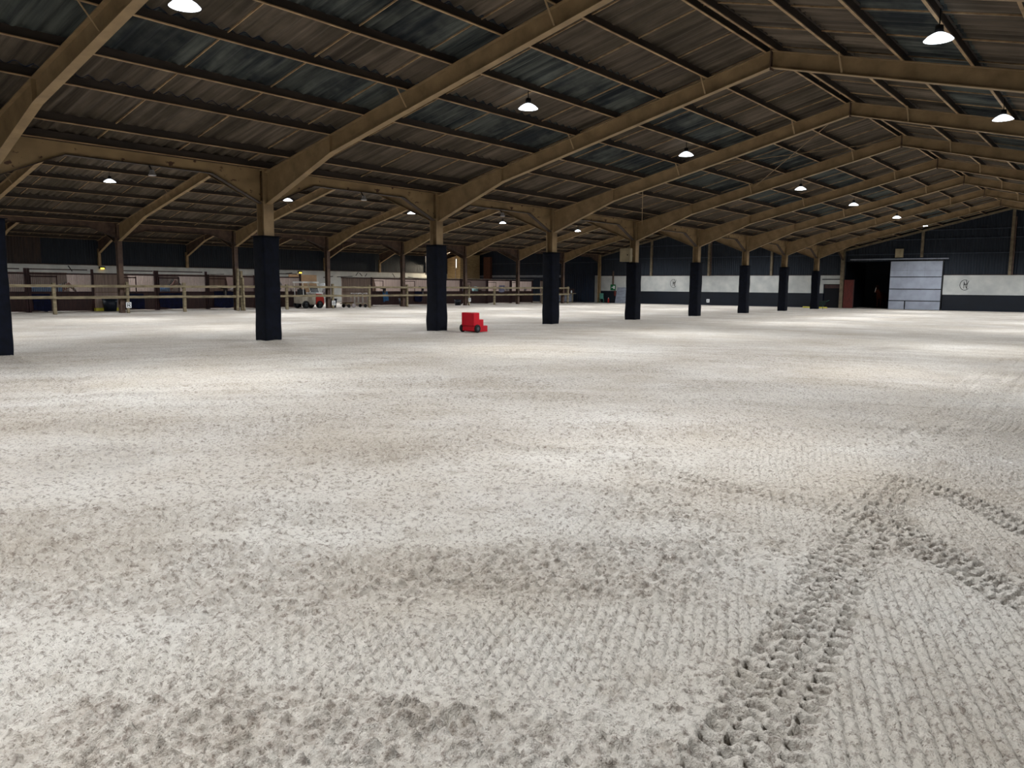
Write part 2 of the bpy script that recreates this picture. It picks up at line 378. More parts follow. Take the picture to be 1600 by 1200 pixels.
ad = q.n('ShaderNodeMath', operation='ADD'); q.l(fC, ad.inputs[0]); mu = q.n('ShaderNodeMath', operation='MULTIPLY'); mu.inputs[1].default_value = 0.45
q.l(fD, mu.inputs[0]); q.l(mu.outputs[0], ad.inputs[1]); fE = q.noise(v, 7.0, 5, 0.7); ae = q.n('ShaderNodeMath', operation='MULTIPLY_ADD'); ae.inputs[1].default_value = 1.6
q.l(fE, ae.inputs[0]); q.l(ad.outputs[0], ae.inputs[2]); q.bump(ae.outputs[0], 1.0, 0.036)
me.materials.append(q.m)
fl = bpy.data.objects.new('floor', me); C.objects.link(fl); tag(fl, kind='structure')

# ---------------------------------------------------------------- roofs
Z0 = 4.87; SL = 0.2440            # top of the steel at the column line and the roof slope
P = [0.36, 1.31, 3.08, 4.43, 6.02, 7.47, 8.95, 10.36, 12.0]   # purlin positions from the valley
def purl_for(half): return [p for p in P if p < half - 0.5] + [half - 0.17]
def corr(base, sgn, d0, d1, zoff, y0, y1, m, name, parent, pitchw=0.3407, amp=0.04):
    """corrugated strip from distance d0 to d1 above the valley line at x=base, going in direction sgn"""
    ys = np.arange(y0, y1, pitchw / 12)
    sheet = 1.022
    ph = 2 * pi * ys / pitchw
    frac = (ys / sheet) % 1
    zz = amp * np.cos(ph) + 0.022 * frac
    v_ = []
    for d in (d0, d1):
        for y, z in zip(ys, zz): v_.append((base + sgn * d, y, Z0 + SL * d + zoff + z))
    n = len(ys); fs = [(i, i + 1, n + i + 1, n + i) if sgn > 0 else (n + i, n + i + 1, i + 1, i) for i in range(n - 1)]
    mb = MB(); mb.v = v_; mb.f = fs
    return mb.build(name, m, parent)
def laps(base, sgn, half, y0, y1, root):
    mb = MB(); y = math.ceil(y0 / 2.044) * 2.044 + 0.3
    while y < y1:
        for d0, d1 in ((0.1, half - 0.1),):
            a = (base + sgn * d0, y, Z0 + SL * d0 + 0.175); b = (base + sgn * d1, y, Z0 + SL * d1 + 0.175)
            mb.bar(a, b, 0.022, 0.03)
        y += 2.044
    mb.build('sheet_lap', m_purlin_lip, root)
def slope(base, sgn, half, skyrows, name='ceiling', y0=NY, y1=GY):
    pl = purl_for(half)
    root = None
    edges = [-0.1] + pl[1:-1] + [half + 0.02]
    for i in range(len(edges) - 1):
        issky = i in skyrows
        o = corr(base, sgn, edges[i] - (0.12 if i % 2 else 0), edges[i + 1], 0.225 - (0.014 if i % 2 else 0), y0, y1, m_sky if issky else m_roof,
                 name if root is None else ('skylight_strip' if issky else 'roof_sheeting'), root)
        if root is None: root = o; tag(o, kind='structure')
        elif issky: o['label'] = 'dirty blue-grey rooflight strip'
    laps(base, sgn, half, y0, y1, root)
    for p in pl:
        x = base + sgn * p; z = Z0 + SL * p
        mb = MB(); mb.box(x - 0.008, x + 0.008, y0, y1, z + 0.02, z + 0.195)
        mb.box(min(x, x - sgn * 0.055), max(x, x - sgn * 0.055), y0, y1, z + 0.18, z + 0.195)
        o = mb.build('purlin', m_purlin, root)
        mb = MB(); mb.box(min(x, x + sgn * 0.06), max(x, x + sgn * 0.06), y0, y1, z, z + 0.02); mb.build('purlin_lip', m_purlin_lip, o)
    return root
HC = (abs(XC) - W) / 2
# rows counted from the valley: rooflights lie between the 4th/5th and 6th/7th purlins
SK = (3, 5)
slope(0, 1, HW, SK); slope(W, -1, HW, SK)
slope(XB, 1, HW, ()); slope(0, -1, HW, (3, 5))
slope(XC, 1, HC, ()); slope(XB, -1, HC, ())
# ridge cappings
for nm, x, half in (('trim_1', HW, HW), ('trim_2', -HW, HW), ('trim_3', XB - HC, HC)):
    z = Z0 + SL * half + 0.27
    mb = MB(); mb.poly([(x - 0.35, NY, z - 0.085), (x, NY, z), (x, GY, z), (x - 0.35, GY, z - 0.085)]); mb.poly([(x, NY, z), (x + 0.35, NY, z - 0.085), (x + 0.35, GY, z - 0.085), (x, GY, z)])
    tag(mb.build(nm, m_roof), kind='structure')

# ---------------------------------------------------------------- steel frames
def arm(mb_web, mb_fl, base, sgn, half, y, zh=4.0):
    top = [(0.16, Z0 + SL * 0.16), (half, Z0 + SL * half)]
    k1 = min(3.1, half * 0.4)
    bot = [(0.16, zh), (k1, Z0 + SL * k1 - 0.46), (half, Z0 + SL * half - 0.42)]
    T = lambda p: (base + sgn * p[0], p[1])
    mb_web.prism([T(p) for p in (bot + top[::-1])], 'y', y - 0.008, y + 0.008)
    for a, b in zip(bot[:-1], bot[1:]):
        (xa, za), (xb, zb) = T(a), T(b)
        mb_fl.bar((xa, y, za), (xb, y, zb), 0.2, 0.022)
    (xa, za), (xb, zb) = T(top[0]), T(top[1]); mb_fl.bar((xa, y, za - 0.012), (xb, y, zb - 0.012), 0.2, 0.022)
    # stiffeners at the haunch and near the lamps
    z1 = Z0 + SL * k1; x1 = base + sgn * k1
    mb_fl.box(x1 - 0.008, x1 + 0.008, y - 0.095, y + 0.095, z1 - 0.45, z1 - 0.02)
    return k1
def frame(name, bx0, bx1, half, y, label, m, m2, stays=True, zh=4.0):
    t = thing(name, label, 'steel roof frame', ((bx0 + bx1) / 2, y, 0))
    ox, oy = t.location.x, t.location.y
    for base, sgn in ((bx0, 1), (bx1, -1)):
        w_, f_ = MB(), MB(); arm(w_, f_, base - ox, sgn, half, 0, zh)
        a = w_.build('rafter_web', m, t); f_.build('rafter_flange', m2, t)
        if stays:
            for d in ((6.02, 10.36) if half > 10 else (6.02,)):
                xx = base - ox + sgn * d; z = Z0 + SL * d
                MB().bar((xx, -0.42, z + 0.02), (xx, -0.09, z - 0.40), 0.045, 0.008).build('stay', m2, t)
    z = Z0 + SL * half
    MB().box(-0.014, 0.014, -0.11, 0.11, z - 0.50, z + 0.03).build('apex_plate', m_brownsteel, t)
    return t
for k in range(-1, 9):
    y = k * L
    if k < 0: lab = 'tan steel roof frame over the main arena, the nearest one, crossing above the camera'
    else: lab = 'tan steel roof frame over the main arena springing from the %s padded column from the left' % ORD[k]
    frame('roof_frame', 0, W, HW, y, lab, m_tan, m_tan)
for k in range(0, 9):
    frame('roof_frame', XB, 0, HW, k * L, 'tan steel roof frame over the side arena, behind the %s padded column from the left' % ORD[k], m_tan, m_tan)
for k in range(1, 9):
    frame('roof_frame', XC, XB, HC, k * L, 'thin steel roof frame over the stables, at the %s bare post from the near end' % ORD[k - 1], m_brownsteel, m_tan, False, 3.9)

# ---------------------------------------------------------------- columns
def istub(mb, w, h0, h1, cx=0, cy=0):
    mb.box(cx - w / 2, cx + w / 2, cy - w / 2, cy - w / 2 + 0.02, h0, h1); mb.box(cx - w / 2, cx + w / 2, cy + w / 2 - 0.02, cy + w / 2, h0, h1)
    mb.box(cx - 0.008, cx + 0.008, cy - w / 2 + 0.02, cy + w / 2 - 0.02, h0, h1)
    return mb
def boxcol(mb, w, h0, h1):
    # web faces +-y like the photo: flanges face +-x
    mb.box(-w / 2, -w / 2 + 0.02, -w / 2, w / 2, h0, h1); mb.box(w / 2 - 0.02, w / 2, -w / 2, w / 2, h0, h1)
    mb.box(-w / 2 + 0.02, w / 2 - 0.02, -0.01, 0.01, h0, h1)
    for z in (h1 - 0.9, h1 - 0.02): mb.box(-w / 2 + 0.02, w / 2 - 0.02, -w / 2, w / 2, z, z + 0.02)
    return mb
def pad(seed, w, h):
    r = random.Random(seed); n = 24; rows = 26; mb = MB()
    bulge = r.uniform(-1, 1); bz = r.uniform(0.25, 0.6); ph = r.uniform(0, 6)
    for i in range(rows + 1):
        z = h * i / rows
        for j in range(n):
            t = 2 * pi * j / n
            c_, s_ = cos(t), sin(t); e = 0.22
            x = math.copysign(abs(c_) ** e, c_) * w / 2; y = math.copysign(abs(s_) ** e, s_) * w / 2
            k = 1 + 0.02 * sin(3 * z + ph + 2 * t) + 0.012 * sin(9 * z + 3 * t + ph) + 0.05 * math.exp(-((z - bz) / 0.28) ** 2) * (1 + bulge * cos(t - 0.6)) - 0.04 * math.exp(-((z - 1.3) / 0.5) ** 2) * (0.5 + 0.5 * sin(t + ph))
            if i == 0: k *= 0.97
            mb.v.append((x * k, y * k, z - 0.06))
    for i in range(rows):
        for j in range(n):
            mb.f.append((i * n + j, i * n + (j + 1) % n, (i + 1) * n + (j + 1) % n, (i + 1) * n + j))
    mb.f.append(tuple(rows * n + j for j in range(n)))
    return mb
padh = [3.1, 3.08, 3.14, 3.14, 2.9, 3.1, 3.11, 3.17, 3.03]
extra = ['cut off by the left edge', 'the nearest one seen whole', 'standing beside the red mounting block', 'third after the one cut off', 'carrying a cream steel box',
         'just past the one with the cream box', 'fourth from the far wall', 'third from the far wall', 'the last before the far wall']
extra = ['cut off by the left edge of the photo', 'nearest one seen whole, padding rising from disturbed sand', 'standing beside the red mounting block',
         'between the red mounting block and the column with a cream box', 'with a cream steel box hung above the padding', 'first beyond the one with the cream box',
         'third from the far wall end of the row', 'second to last before the far wall', 'the last of the row, nearest the far wall']
extra[6] = 'third to last of the row towards the far wall'
for k in range(-1, 9):
    lab = ('steel column with navy padding, ' + extra[k]) if k >= 0 else 'steel column with navy padding behind the camera position'
    if k < 0: continue
    t = thing('padded_column', lab, 'column', (0, k * L, 0), 0)
    boxcol(MB(), 0.34, -0.05, 4.98).build('column_shaft', m_tan, t)
    pd = pad(k + 3, 0.56 if k != 4 else 0.6, padh[k] + 0.06).build('padding', m_pad, t, True)
    mb = MB()
    mb.box(-0.31, 0.31, -0.31, 0.31, padh[k] - 0.005, padh[k] + 0.012); mb.build('padding_cap', m_pad, pd)
for k in range(1, 10):
    wh = 'at the far wall corner of the stables' if k == 9 else 'the %s from the left along the timber fence' % ORD[k - 1]
    t = thing('steel_post', 'slim brown steel post, ' + wh, 'post', (XB, k * L - (0.5 if k == 9 else 0), 0))
    boxcol(MB(), 0.26, -0.05, 4.95).build('post_shaft', m_brownsteel if k < 9 else m_tan, t)
    if 1 < k < 7:
        MB().box(0.15, 0.29, 0.16, 0.30, 0, 1.75 if k != 3 else 2.5).build('timber_stub', m_fence, t)
# valley beams
def vbeam(x, y0, y1, hz, label, m, nm='valley_beam'):
    t = thing(nm, label, 'beam', (x, (y0 + y1) / 2, 0)); a = y0 - t.location.y; b = y1 - t.location.y
    hl = 1.7
    poly = [(a + 0.17, hz), (a + hl, 4.70), (b - hl, 4.70), (b - 0.17, hz), (b - 0.17, 5.0), (a + 0.17, 5.0)]
    MB().prism(poly, 'x', 0.02, 0.036).build('beam_web', m, t)
    f_ = MB()
    for (ya, za), (yb, zb) in zip(poly[:3], poly[1:4]): f_.bar((0.03, ya, za), (0.03, yb, zb), 0.17, 0.02)
    f_.box(-0.06, 0.12, a + 0.17, b - 0.17, 4.985, 5.005); f_.build('beam_flange', m_darksteel, t)
    return t
for k in range(-1, 9):
    nm = 'main valley beam with flaking paint '
    if k == -1: lab = nm + 'left of the column cut off by the photo edge'
    elif k == 8: lab = nm + 'from the last padded column to the far wall'
    else: lab = nm + 'between the %s and %s padded columns' % (ORD[k], ORD[k + 1])
    vbeam(0, k * L, (k + 1) * L, 4.02, lab, m_flake)
for k in range(0, 9):
    lab = 'stable-side beam above the fence, ' + ('from the left edge to the first bare post' if k == 0 else 'between the %s and %s bare posts' % (ORD[k - 1], ORD[k] if k < 9 else 'last'))
    vbeam(XB, k * L, (k + 1) * L - (0.66 if k == 8 else 0), 4.2, lab, m_brownsteel)
for x in (0, XB):   # valley gutters
    mb = MB(); mb.box(x - 0.28, x + 0.28, NY, GY, 5.005, 5.03); tag(mb.build('trim_4' if x == 0 else 'trim_5', m_brownsteel), kind='structure')
# floodlights, unlit, on the valley beam
for i, y in enumerate((3.75, 10.8, 17.95)):
    t = thing('floodlight', 'small unlit floodlight under the valley beam, ' + ['left of the nearest whole padded column', 'between the second and third padded columns', 'between the third and fourth padded columns'][i], 'floodlight', (0.03, y, 4.66), 0, 'unlit floodlights on the valley beam')
    MB().bar((0, 0, 0.03), (0.12, 0, -0.1), 0.03, 0.03).build('bracket', m_black, t)
    MB().lathe([(0.0, 0.14), (0.05, 0.13), (0.07, 0.06), (0.1, 0.0), (0.09, -0.01), (0.0, 0.0)], 12, (0.14, 0, -0.22)).build('lamp_head', m_alu, t)
# cross bracing rods in the roof
def rod(a, b, label):
    tag(MB().tube([a, b], 0.014, 6).build('brace_rod', m_tan), label, 'brace rod')
zr = lambda d: Z0 + SL * d - 0.05
rod((0.4, 4 * L, 4.75), (4.3, 3 * L + 0.2, zr(4.3)), 'thin diagonal brace rod rising from the column with the cream box')
rod((6.1, 3 * L + .1, zr(6.1) - .1), (11.9, 4 * L - .1, zr(11.9) - .1), 'thin diagonal brace rod under the arena roof, running up to the ridge')
rod((11.9, 3 * L + .1, zr(11.9) - .13), (6.1, 4 * L - .1, zr(6.1) - .13), 'thin diagonal brace rod under the arena roof, crossing the one that meets the ridge')

# ---------------------------------------------------------------- walls
def cladx(mb, x0, x1, zb, ztop, y, amp=0.018, pitchw=0.2):
    n = max(2, int((x1 - x0) / (pitchw / 6))); xs = [x0 + (x1 - x0) * i / n for i in range(n + 1)]; k = len(mb.v)
    for x in xs:
        yy = y + amp * max(-0.6, min(0.6, sin(2 * pi * x / pitchw))) / 0.6
        mb.v.append((x, yy, zb(x) if callable(zb) else zb)); mb.v.append((x, yy, ztop(x) if callable(ztop) else ztop))
    for i in range(n): mb.f.append((k + 2 * i, k + 2 * i + 2, k + 2 * i + 3, k + 2 * i + 1))
def clady(mb, y0, y1, z0, z1, x, amp=0.018, pitchw=0.2):
    n = int((y1 - y0) / (pitchw / 6)); k = len(mb.v)
    for i in range(n + 1):
        y = y0 + (y1 - y0) * i / n; xx = x + amp * max(-0.6, min(0.6, sin(2 * pi * y / pitchw))) / 0.6
        mb.v += [(xx, y, z0), (xx, y, z1)]
    for i in range(n): mb.f.append((k + 2 * i, k + 2 * i + 2, k + 2 * i + 3, k + 2 * i + 1))
def ztop(x):
    if x >= 0: d = HW - abs(x - HW); 
    elif x >= XB: d = HW - abs(x + HW)
    else: d = HC - abs(x - (XB - HC))
    return Z0 + SL * d + 0.2
mb = MB()
cladx(mb, 7.72, XR, 2.79, ztop, GY); cladx(mb, 0.2, 7.72, 3.95, ztop, GY); cladx(mb, XB, 0.2, 2.79, ztop, GY)
wf = mb.build('wall_far', m_navyclad); tag(wf, kind='structure')
mb = MB(); cladx(mb, XC, XB - 4.9, 2.9, ztop, GY + 0.03); cladx(mb, XB - 4.9, XB, 2.78, ztop, GY + 0.03); cladx(mb, XC, XB - 4.9, 0, 2.7, GY + 0.03)
o = mb.build('stable_end_cladding', m_blueclad, wf)
MB().box(XC, XB - 4.95, GY - 0.05, GY + 0.02, 2.66, 2.9).build('grey_sill_band', m_greysheet, wf)
yf = GY - 0.12
mb = MB(); mb.box(XB, -1.55, yf, GY + 0.08, 1.26, 2.79); mb.box(-1.55, 0.1, yf, GY + 0.08, 2.05, 2.79); mb.box(7.76, XR, yf, GY + 0.08, 1.26, 2.79)
mb.build('white_band', m_white, wf)
mb = MB(); mb.box(XB, -1.55, yf, GY + 0.08, -0.1, 1.26); mb.box(7.76, XR, yf, GY + 0.08, -0.1, 1.26); mb.build('navy_dado', m_navypaint, wf)
mb = MB(); mb.box(XB, 0.1, GY - 0.09, GY + 0.06, 2.79, 2.86); mb.box(7.76, XR, GY - 0.09, GY + 0.06, 2.79, 2.86); mb.build('ledge', m_brownclad, wf)
mb = MB()
for z in (4.5, 5.7):
    x0 = XB + (max(0, z - 5.0)) / SL; x1 = -(max(0, z - 5.0)) / SL
    mb.box(x0 + .3, x1 - .3, GY - 0.1, GY - 0.03, z, z + 0.06)
for z in (4.5, 5.65, 6.35):
    x0 = max(0, z - 5.0) / SL; mb.box(x0 + .3, W - x0 - .3, GY - 0.1, GY - 0.03, z, z + 0.05)
mb.box(XC + .2, XB - .2, GY - 0.08, GY - 0.02, 4.2, 4.26)
mb.build('sheeting_rail', m_rail, wf)
mb = MB()
for x, zb in ((-18.47, 2.79), (-12.3, 2.79), (-6.23, 2.79), (6.08, 4.25), (12.24, 2.79), (18.2, 2.79)):
    mb.box(x - 0.1, x + 0.1, GY - 0.2, GY - 0.02, zb, ztop(x) - 0.25)
for x in (0.0,): mb.box(x - 0.14, x + 0.14, GY - 0.3, GY - 0.02, 0, 4.9)
mb.build('gable_stanchion', m_greytan, wf)
mb = MB()
for a, b in ((0, HW), (W, HW), (XB, -HW), (0, -HW), (XC, XB - HC), (XB, XB - HC)):
    za = Z0; zb = ztop(b) - 0.2
    mb.bar((a, GY - 0.14, za), (b, GY - 0.14, zb), 0.16, 0.16)
mb.build('gable_rafter', m_greytan, wf)
mb = MB()
for x in (-12.05, 12.42):
    mb.tube([(x, GY - 0.22, 2.8), (x, GY - 0.22, ztop(x) - 0.8)], 0.05, 8)
mb.tube([(-22.85, GY - 0.16, 1.9), (-22.85, GY - 0.16, 3.3)], 0.09, 8); mb.build('cable_pipe', m_greenp if False else m_brownsteel, wf)
mb = MB(); mb.box(-24.3, -22.95, GY - 0.14, GY - 0.125, 1.9, 2.5); 
# wall over stables
mb = MB(); clady(mb, NY, 17.5, 3.02, 5.0, XC); wl = mb.build('wall_left', m_brownclad); tag(wl, kind='structure')
mb = MB(); clady(mb, 17.5, GY, 3.02, 5.0, XC); mb.build('blue_wall_cladding', m_navyclad, wl)
MB().box(XC - 0.1, XC + 0.12, NY, GY, 0, 3.02).build('white_block_wall', m_white, wl)
MB().box(XC - 0.1, XC + 0.16, NY, GY, 3.02, 3.09).build('ledge', m_brownclad, wl)
mb = MB()
for k in range(0, 9):
    mb.box(XC + 0.12, XC + 0.3, k * L - 0.1, k * L + 0.1, 3.0, 4.3)
mb.build('wall_stanchion', m_tan, wl)
mb = MB()
rr_ = random.Random(4)
for y, z, ln, rz_ in ((13.6, 2.65, .5, .9), (13.9, 2.5, .3, .8), (16.0, 2.3, 2.2, 0.02), (19.4, 2.75, .5, -1), (38.9, 2.72, .8, .1), (43.5, 2.45, 1.2, .1), (47.2, 2.8, .5, .8), (47.7, 2.75, .5, -.7), (48.4, 2.7, .4, .9), (45.6, 2.5, 2.0, .04), (52.3, 2.7, .6, -.9), (53.4, 2.6, .8, .5), (55.2, 2.5, 1.6, -.1), (31.5, 2.5, 1.3, .05)):
    mb.bar((XC + 0.13, y - ln / 2 * cos(rz_), z - ln / 2 * sin(rz_)), (XC + 0.13, y + ln / 2 * cos(rz_), z + ln / 2 * sin(rz_)), 0.012, 0.07)
mb.build('dark_scuff', m_ink, wl)
mb = MB(); clady(mb, NY, GY, 0, 5.1, XR + 0.2); wr = mb.build('wall_right', m_navyclad); tag(wr, kind='structure')
MB().box(XR + 0.02, XR + 0.16, NY, GY, 1.26, 2.79).build('white_band', m_white, wr)
mb = MB(); cladx(mb, XC, XR, 0, ztop, NY); wn = mb.build('wall_near', m_navyclad); tag(wn, kind='structure')
MB().box(0, XR, NY + 0.04, NY + 0.16, 1.26, 2.79).build('white_band', m_white, wn)

# blue sliding door of the stable nave
mb = MB(); cladx(mb, -29.4, -25.15, 0.05, 2.95, GY - 0.1, 0.02, 0.28); d = mb.build('door_1', m_blueclad); tag(d, kind='structure')
MB().box(-29.5, -25.0, GY - 0.16, GY - 0.06, 2.95, 3.03).build('door_track', m_blueclad, d)
MB().box(-25.1, -24.55, yf - 0.02, GY, 0, 2.85).build('door_jamb', m_white, d)
# brown door opening in the white wall, its darkness painted on a panel
mb = MB(); mb.box(-1.5, 0.05, GY - 0.02, GY + 0.03, 0.0, 2.05); d = mb.build('door_2', m_dark); tag(d, kind='structure')
MB().box(-1.62, 0.1, yf - 0.06, yf - 0.005, 2.06, 2.42).build('lintel_board', m_white, d)
MB().box(-1.66, 0.1, yf - 0.07, yf - 0.004, 2.43, 2.5).build('lintel_dark_line', m_black, d)  # black strip along the top of the lintel board
MB().box(-1.45, -0.1, GY - 0.06, GY - 0.02, 1.7, 2.0).build('door_top_rail', m_stallbrown, d)
# large doorway: dark room beyond
mb = MB()
X0, X1, Y1, ZZ = 0.15, 7.75, GY + 6.5, 4.05
mb.quad((X0, Y1, 0), (X1, Y1, 0), (X1, Y1, ZZ), (X0, Y1, ZZ)); mb.quad((X0, GY, 0), (X0, Y1, 0), (X0, Y1, ZZ), (X0, GY, ZZ)); mb.quad((X1, GY, 0), (X1, Y1, 0), (X1, Y1, ZZ), (X1, GY, ZZ)); mb.quad((X0, GY, ZZ), (X1, GY, ZZ), (X1, Y1, ZZ), (X0, Y1, ZZ))
tag(mb.build('wall_passage', m_navypaint), kind='structure')
mb = MB(); mb.box(3.83, 7.69, GY - 0.26, GY - 0.2, 0.02, 3.93); d = mb.build('door_3', m_doorwhite); tag(d, kind='structure')
mb = MB()
for z in (2.66, 1.67, 0.72): mb.box(3.84, 7.68, GY - 0.275, GY - 0.255, z - 0.03, z + 0.03)
mb.box(5.03, 5.11, GY - 0.275, GY - 0.255, 0.02, 0.72); mb.box(7.66, 7.73, GY - 0.275, GY - 0.2, 0, 3.96); mb.box(3.8, 7.7, GY - 0.275, GY - 0.2, 3.93, 4.0)
mb.build('door_rail', m_black, d)
mb = MB()
for z in (3.18,): mb.box(3.85, 7.65, GY - 0.266, GY - 0.259, z, z + 0.02)
for x in (5.1, 6.4): mb.box(x, x + 0.015, GY - 0.266, GY - 0.259, 2.7, 3.9)
mb.build('panel_seam', m_greysheet, d)
MB().box(0.6, 8.05, GY - 0.3, GY - 0.12, 4.07, 4.17).build('door_track', m_greysheet, d)
mb = MB(); mb.box(0.2, 1.05, GY - 0.24, GY - 0.16, 0.02, 2.42)
o = mb.build('door_4', m_rustred); tag(o, kind='structure')
MB().box(0.98, 1.05, GY - 0.25, GY - 0.15, 0.02, 2.44).build('door_edge', m_stallbrown, o)

# box on the gable, letter signs, monograms
t = tag(MB().box(4.12, 4.72, GY - 0.32, GY - 0.12, 4.25, 4.95).build('control_box', m_box), 'small cream box high on the far wall above the white sliding door', 'control box')
t = thing('control_box', 'cream steel box hung on the fifth padded column, above its padding', 'control box', (-0.2, 4 * L - 0.46, 2.95))
MB().box(-0.29, 0.29, -0.12, 0.12, 0, 0.66).build('box_body', m_box, t)
MB().box(-0.27, 0.27, -0.135, -0.121, 0.02, 0.64).build('box_door', m_box, t)
MB().box(0.14, 0.18, -0.16, -0.135, 0.3, 0.36).build('latch', m_black, t)
MB().bar((0.2, 0.1, 0.3), (0.2, 0.35, 0.3), 0.05).build('bracket', m_tan, t)
def strokes(paths, w, place):
    mb = MB()
    for p in paths:
        mb.tube([place(a, b) for a, b in p], w, 6)
    return mb
def arc(cx, cy, r, a0, a1, n=16, ry=None):
    return [(cx + r * cos(radians(a0 + (a1 - a0) * i / n)), cy + (ry or r) * sin(radians(a0 + (a1 - a0) * i / n))) for i in range(n + 1)]
mono = [arc(0, 0, 0.34, 62, 318, 22, 0.40), [(-0.06, 0.26), (-0.06, -0.26)], [(-0.06, 0.2), (0.02, 0.0), (0.14, -0.28)], [(0.08, 0.36), (0.14, 0.12), (0.14, -0.3)], [(0.14, 0.0), (0.27, 0.34)], [(-0.1, 0.02), (0.16, 0.04)], [(0.0, 0.06), (0.12, 0.1)]]
for i, (x, z) in enumerate(((9.3, 2.03), (-15.95, 2.05))):
    o = strokes(mono, 0.018, lambda a, b: (x + a, yf - 0.012, z + b)).build('wall_monogram', m_ink)
    tag(o, ['black monogram painted on the white band right of the white sliding door', 'black monogram painted on the white band seen between two padded columns'][i], 'painted monogram', 'monograms on the white band')
GL = {'R': [[(-.3, -.5), (-.3, .5), (.1, .5), (.28, .38), (.28, .12), (.1, 0), (-.3, 0)], [(0, 0), (.3, -.5)]],
      'B': [[(-.3, -.5), (-.3, .5), (.1, .5), (.27, .38), (.27, .12), (.1, 0), (-.3, 0)], [(.1, 0), (.3, -.12), (.3, -.38), (.1, -.5), (-.3, -.5)]],
      'P': [[(-.3, -.5), (-.3, .5), (.1, .5), (.28, .38), (.28, .12), (.1, 0), (-.3, 0)]],
      'A': [[(-.32, -.5), (0, .5), (.32, -.5)], [(-.2, -.12), (.2, -.12)]]}
def letter(ch, loc, rz, label, h=0.32):
    t = thing('letter_marker', label, 'letter sign', loc, rz, 'arena letter markers')
    MB().box(-h * .45, h * .45, -0.015, 0.015, -h / 2, h / 2).build('sign_board', m_signwhite, t)
    strokes(GL[ch], 0.02, lambda a, b: (a * h * .8, -0.02, b * h * .68)).build('letter', m_ink, t)
letter('R', (XB + 0.31, 2 * L + 0.23, 0.48), pi / 2, 'white letter R marker at the foot of the steel post by the navy tub')
letter('B', (XB + 0.31, 4 * L + 0.23, 0.42), pi / 2, 'white letter marker at the foot of the post beside the red and white buggy')
letter('P', (XB + 0.31, 6 * L + 0.23, 0.50), pi / 2, 'white letter marker on the post behind the red mounting block', 0.3)
letter('A', (-12.25, yf - 0.03, 0.42), 0, 'small white letter marker on the navy base of the far wall', 0.32)

# ---------------------------------------------------------------- pendant lamps
def lamp(loc, label, group, power=LAMP_W, lens=m_lens, rz=0):
    t = thing('pendant_lamp', label, 'pendant lamp', loc, rz, group)
    if loc[1] < -5: power *= 1.7  # unseen lamps behind the camera, added and boosted to fill the foreground
    MB().tube([(0, 0, 0.20), (0, 0, 0.55)], 0.012, 6).build('hanger', m_black, t)
    MB().lathe([(0.0, 0.24), (0.07, 0.24), (0.08, 0.12), (0.06, 0.10)], 14).build('lamp_housing', m_black, t, True)
    MB().lathe([(0.05, 0.12), (0.12, 0.09), (0.20, 0.04), (0.26, -0.02), (0.25, -0.02), (0.19, 0.03), (0.05, 0.10)], 20).build('lamp_shade', m_shade, t, True)
    mb = MB(); mb.lathe([(0.0, -0.03), (0.16, -0.02), (0.235, 0.0)], 20); mb.build('lamp_lens', lens, t, True)
    ld = bpy.data.lights.new('lamp_light', 'SPOT'); ld.energy = power; ld.color = LAMP_COL; ld.spot_size = radians(158); ld.spot_blend = 0.6; ld.shadow_soft_size = 0.2
    lo = bpy.data.objects.new('lamp_light', ld); C.objects.link(lo); lo.parent = t; lo.location = (0, 0, -0.06)
    return t
ZL = 6.33
lamp((7.25, -8.2, ZL), 'lit lamp under the main arena left slope, behind the camera', 'lamps under the left slope')  # added lamp out of view, brightens the near sand
la = ['cut by the top edge', 'second from the camera', 'third from the camera', 'fourth from the camera', 'third from the far wall', 'second from the far wall', 'nearest the far wall']
for i, y in enumerate((0.78, 10.3, 19.5, 31.5, 40.3, 50.5, 58.6)):
    lamp((7.25, y, ZL) if i != 5 else (7.63, 48.6, 6.2), 'lit lamp under the main arena left slope, ' + la[i], 'lamps under the left slope')
for i, (y, s) in enumerate(((-8.2, 'behind the camera'), (0.9, 'above the camera'), (10.3, 'largest one at the upper right'), (19.1, 'at the right edge beneath the largest one'), (31.5, 'third beyond the camera'), (40.3, 'fourth beyond the camera'), (50.5, 'fifth beyond the camera'), (58.6, 'at the far wall'))):  # the first entry is an added fill lamp, out of view
    lamp((16.88, y, ZL), 'lit lamp under the main arena right slope, ' + s, 'lamps under the right slope')
lb = {10.6: 'at the far left of the photo', 38.9: 'between the third and fourth padded columns', 48.8: 'just right of the fourth padded column'}
for y in (1.0, 10.6, 20.2, 29.6, 38.9, 48.8, 58.6):
    lamp((-16.9, y, 6.27), 'lit lamp over the side arena, ' + (lb.get(y) or 'hidden behind the valley beam at %s' % {1.0: 'the near end', 20.2: 'the second bay', 29.6: 'the middle', 58.6: 'the far end'}[y]), 'lamps over the side arena, outer row')
for y, s in ((1.0, 'the near end'), (10.6, 'the first whole padded column'), (20.2, 'the third padded column'), (29.6, 'the fifth padded column'), (38.9, 'the middle of the row'), (48.8, 'the seventh padded column'), (58.6, 'the far end')):
    lamp((-7.45, y, 6.3), 'lit side arena lamp hidden behind the valley beam near ' + s, 'lamps over the side arena, inner row')
for i, y in enumerate((9.0, 16.5, 24.0, 31.5, 39.0, 46.5, 54.0)):
    lamp((XB - HC + 0.2, y, 6.3), 'lit lamp high over the stables, %s from the near end' % ORD[i], 'lamps over the stables', LAMP_W * 0.9)
t = thing('fluorescent_batten', 'lit fluorescent batten hanging over the stables at the left of the photo', 'strip lamp', (-29.6, 14.72, 5.1), 0)
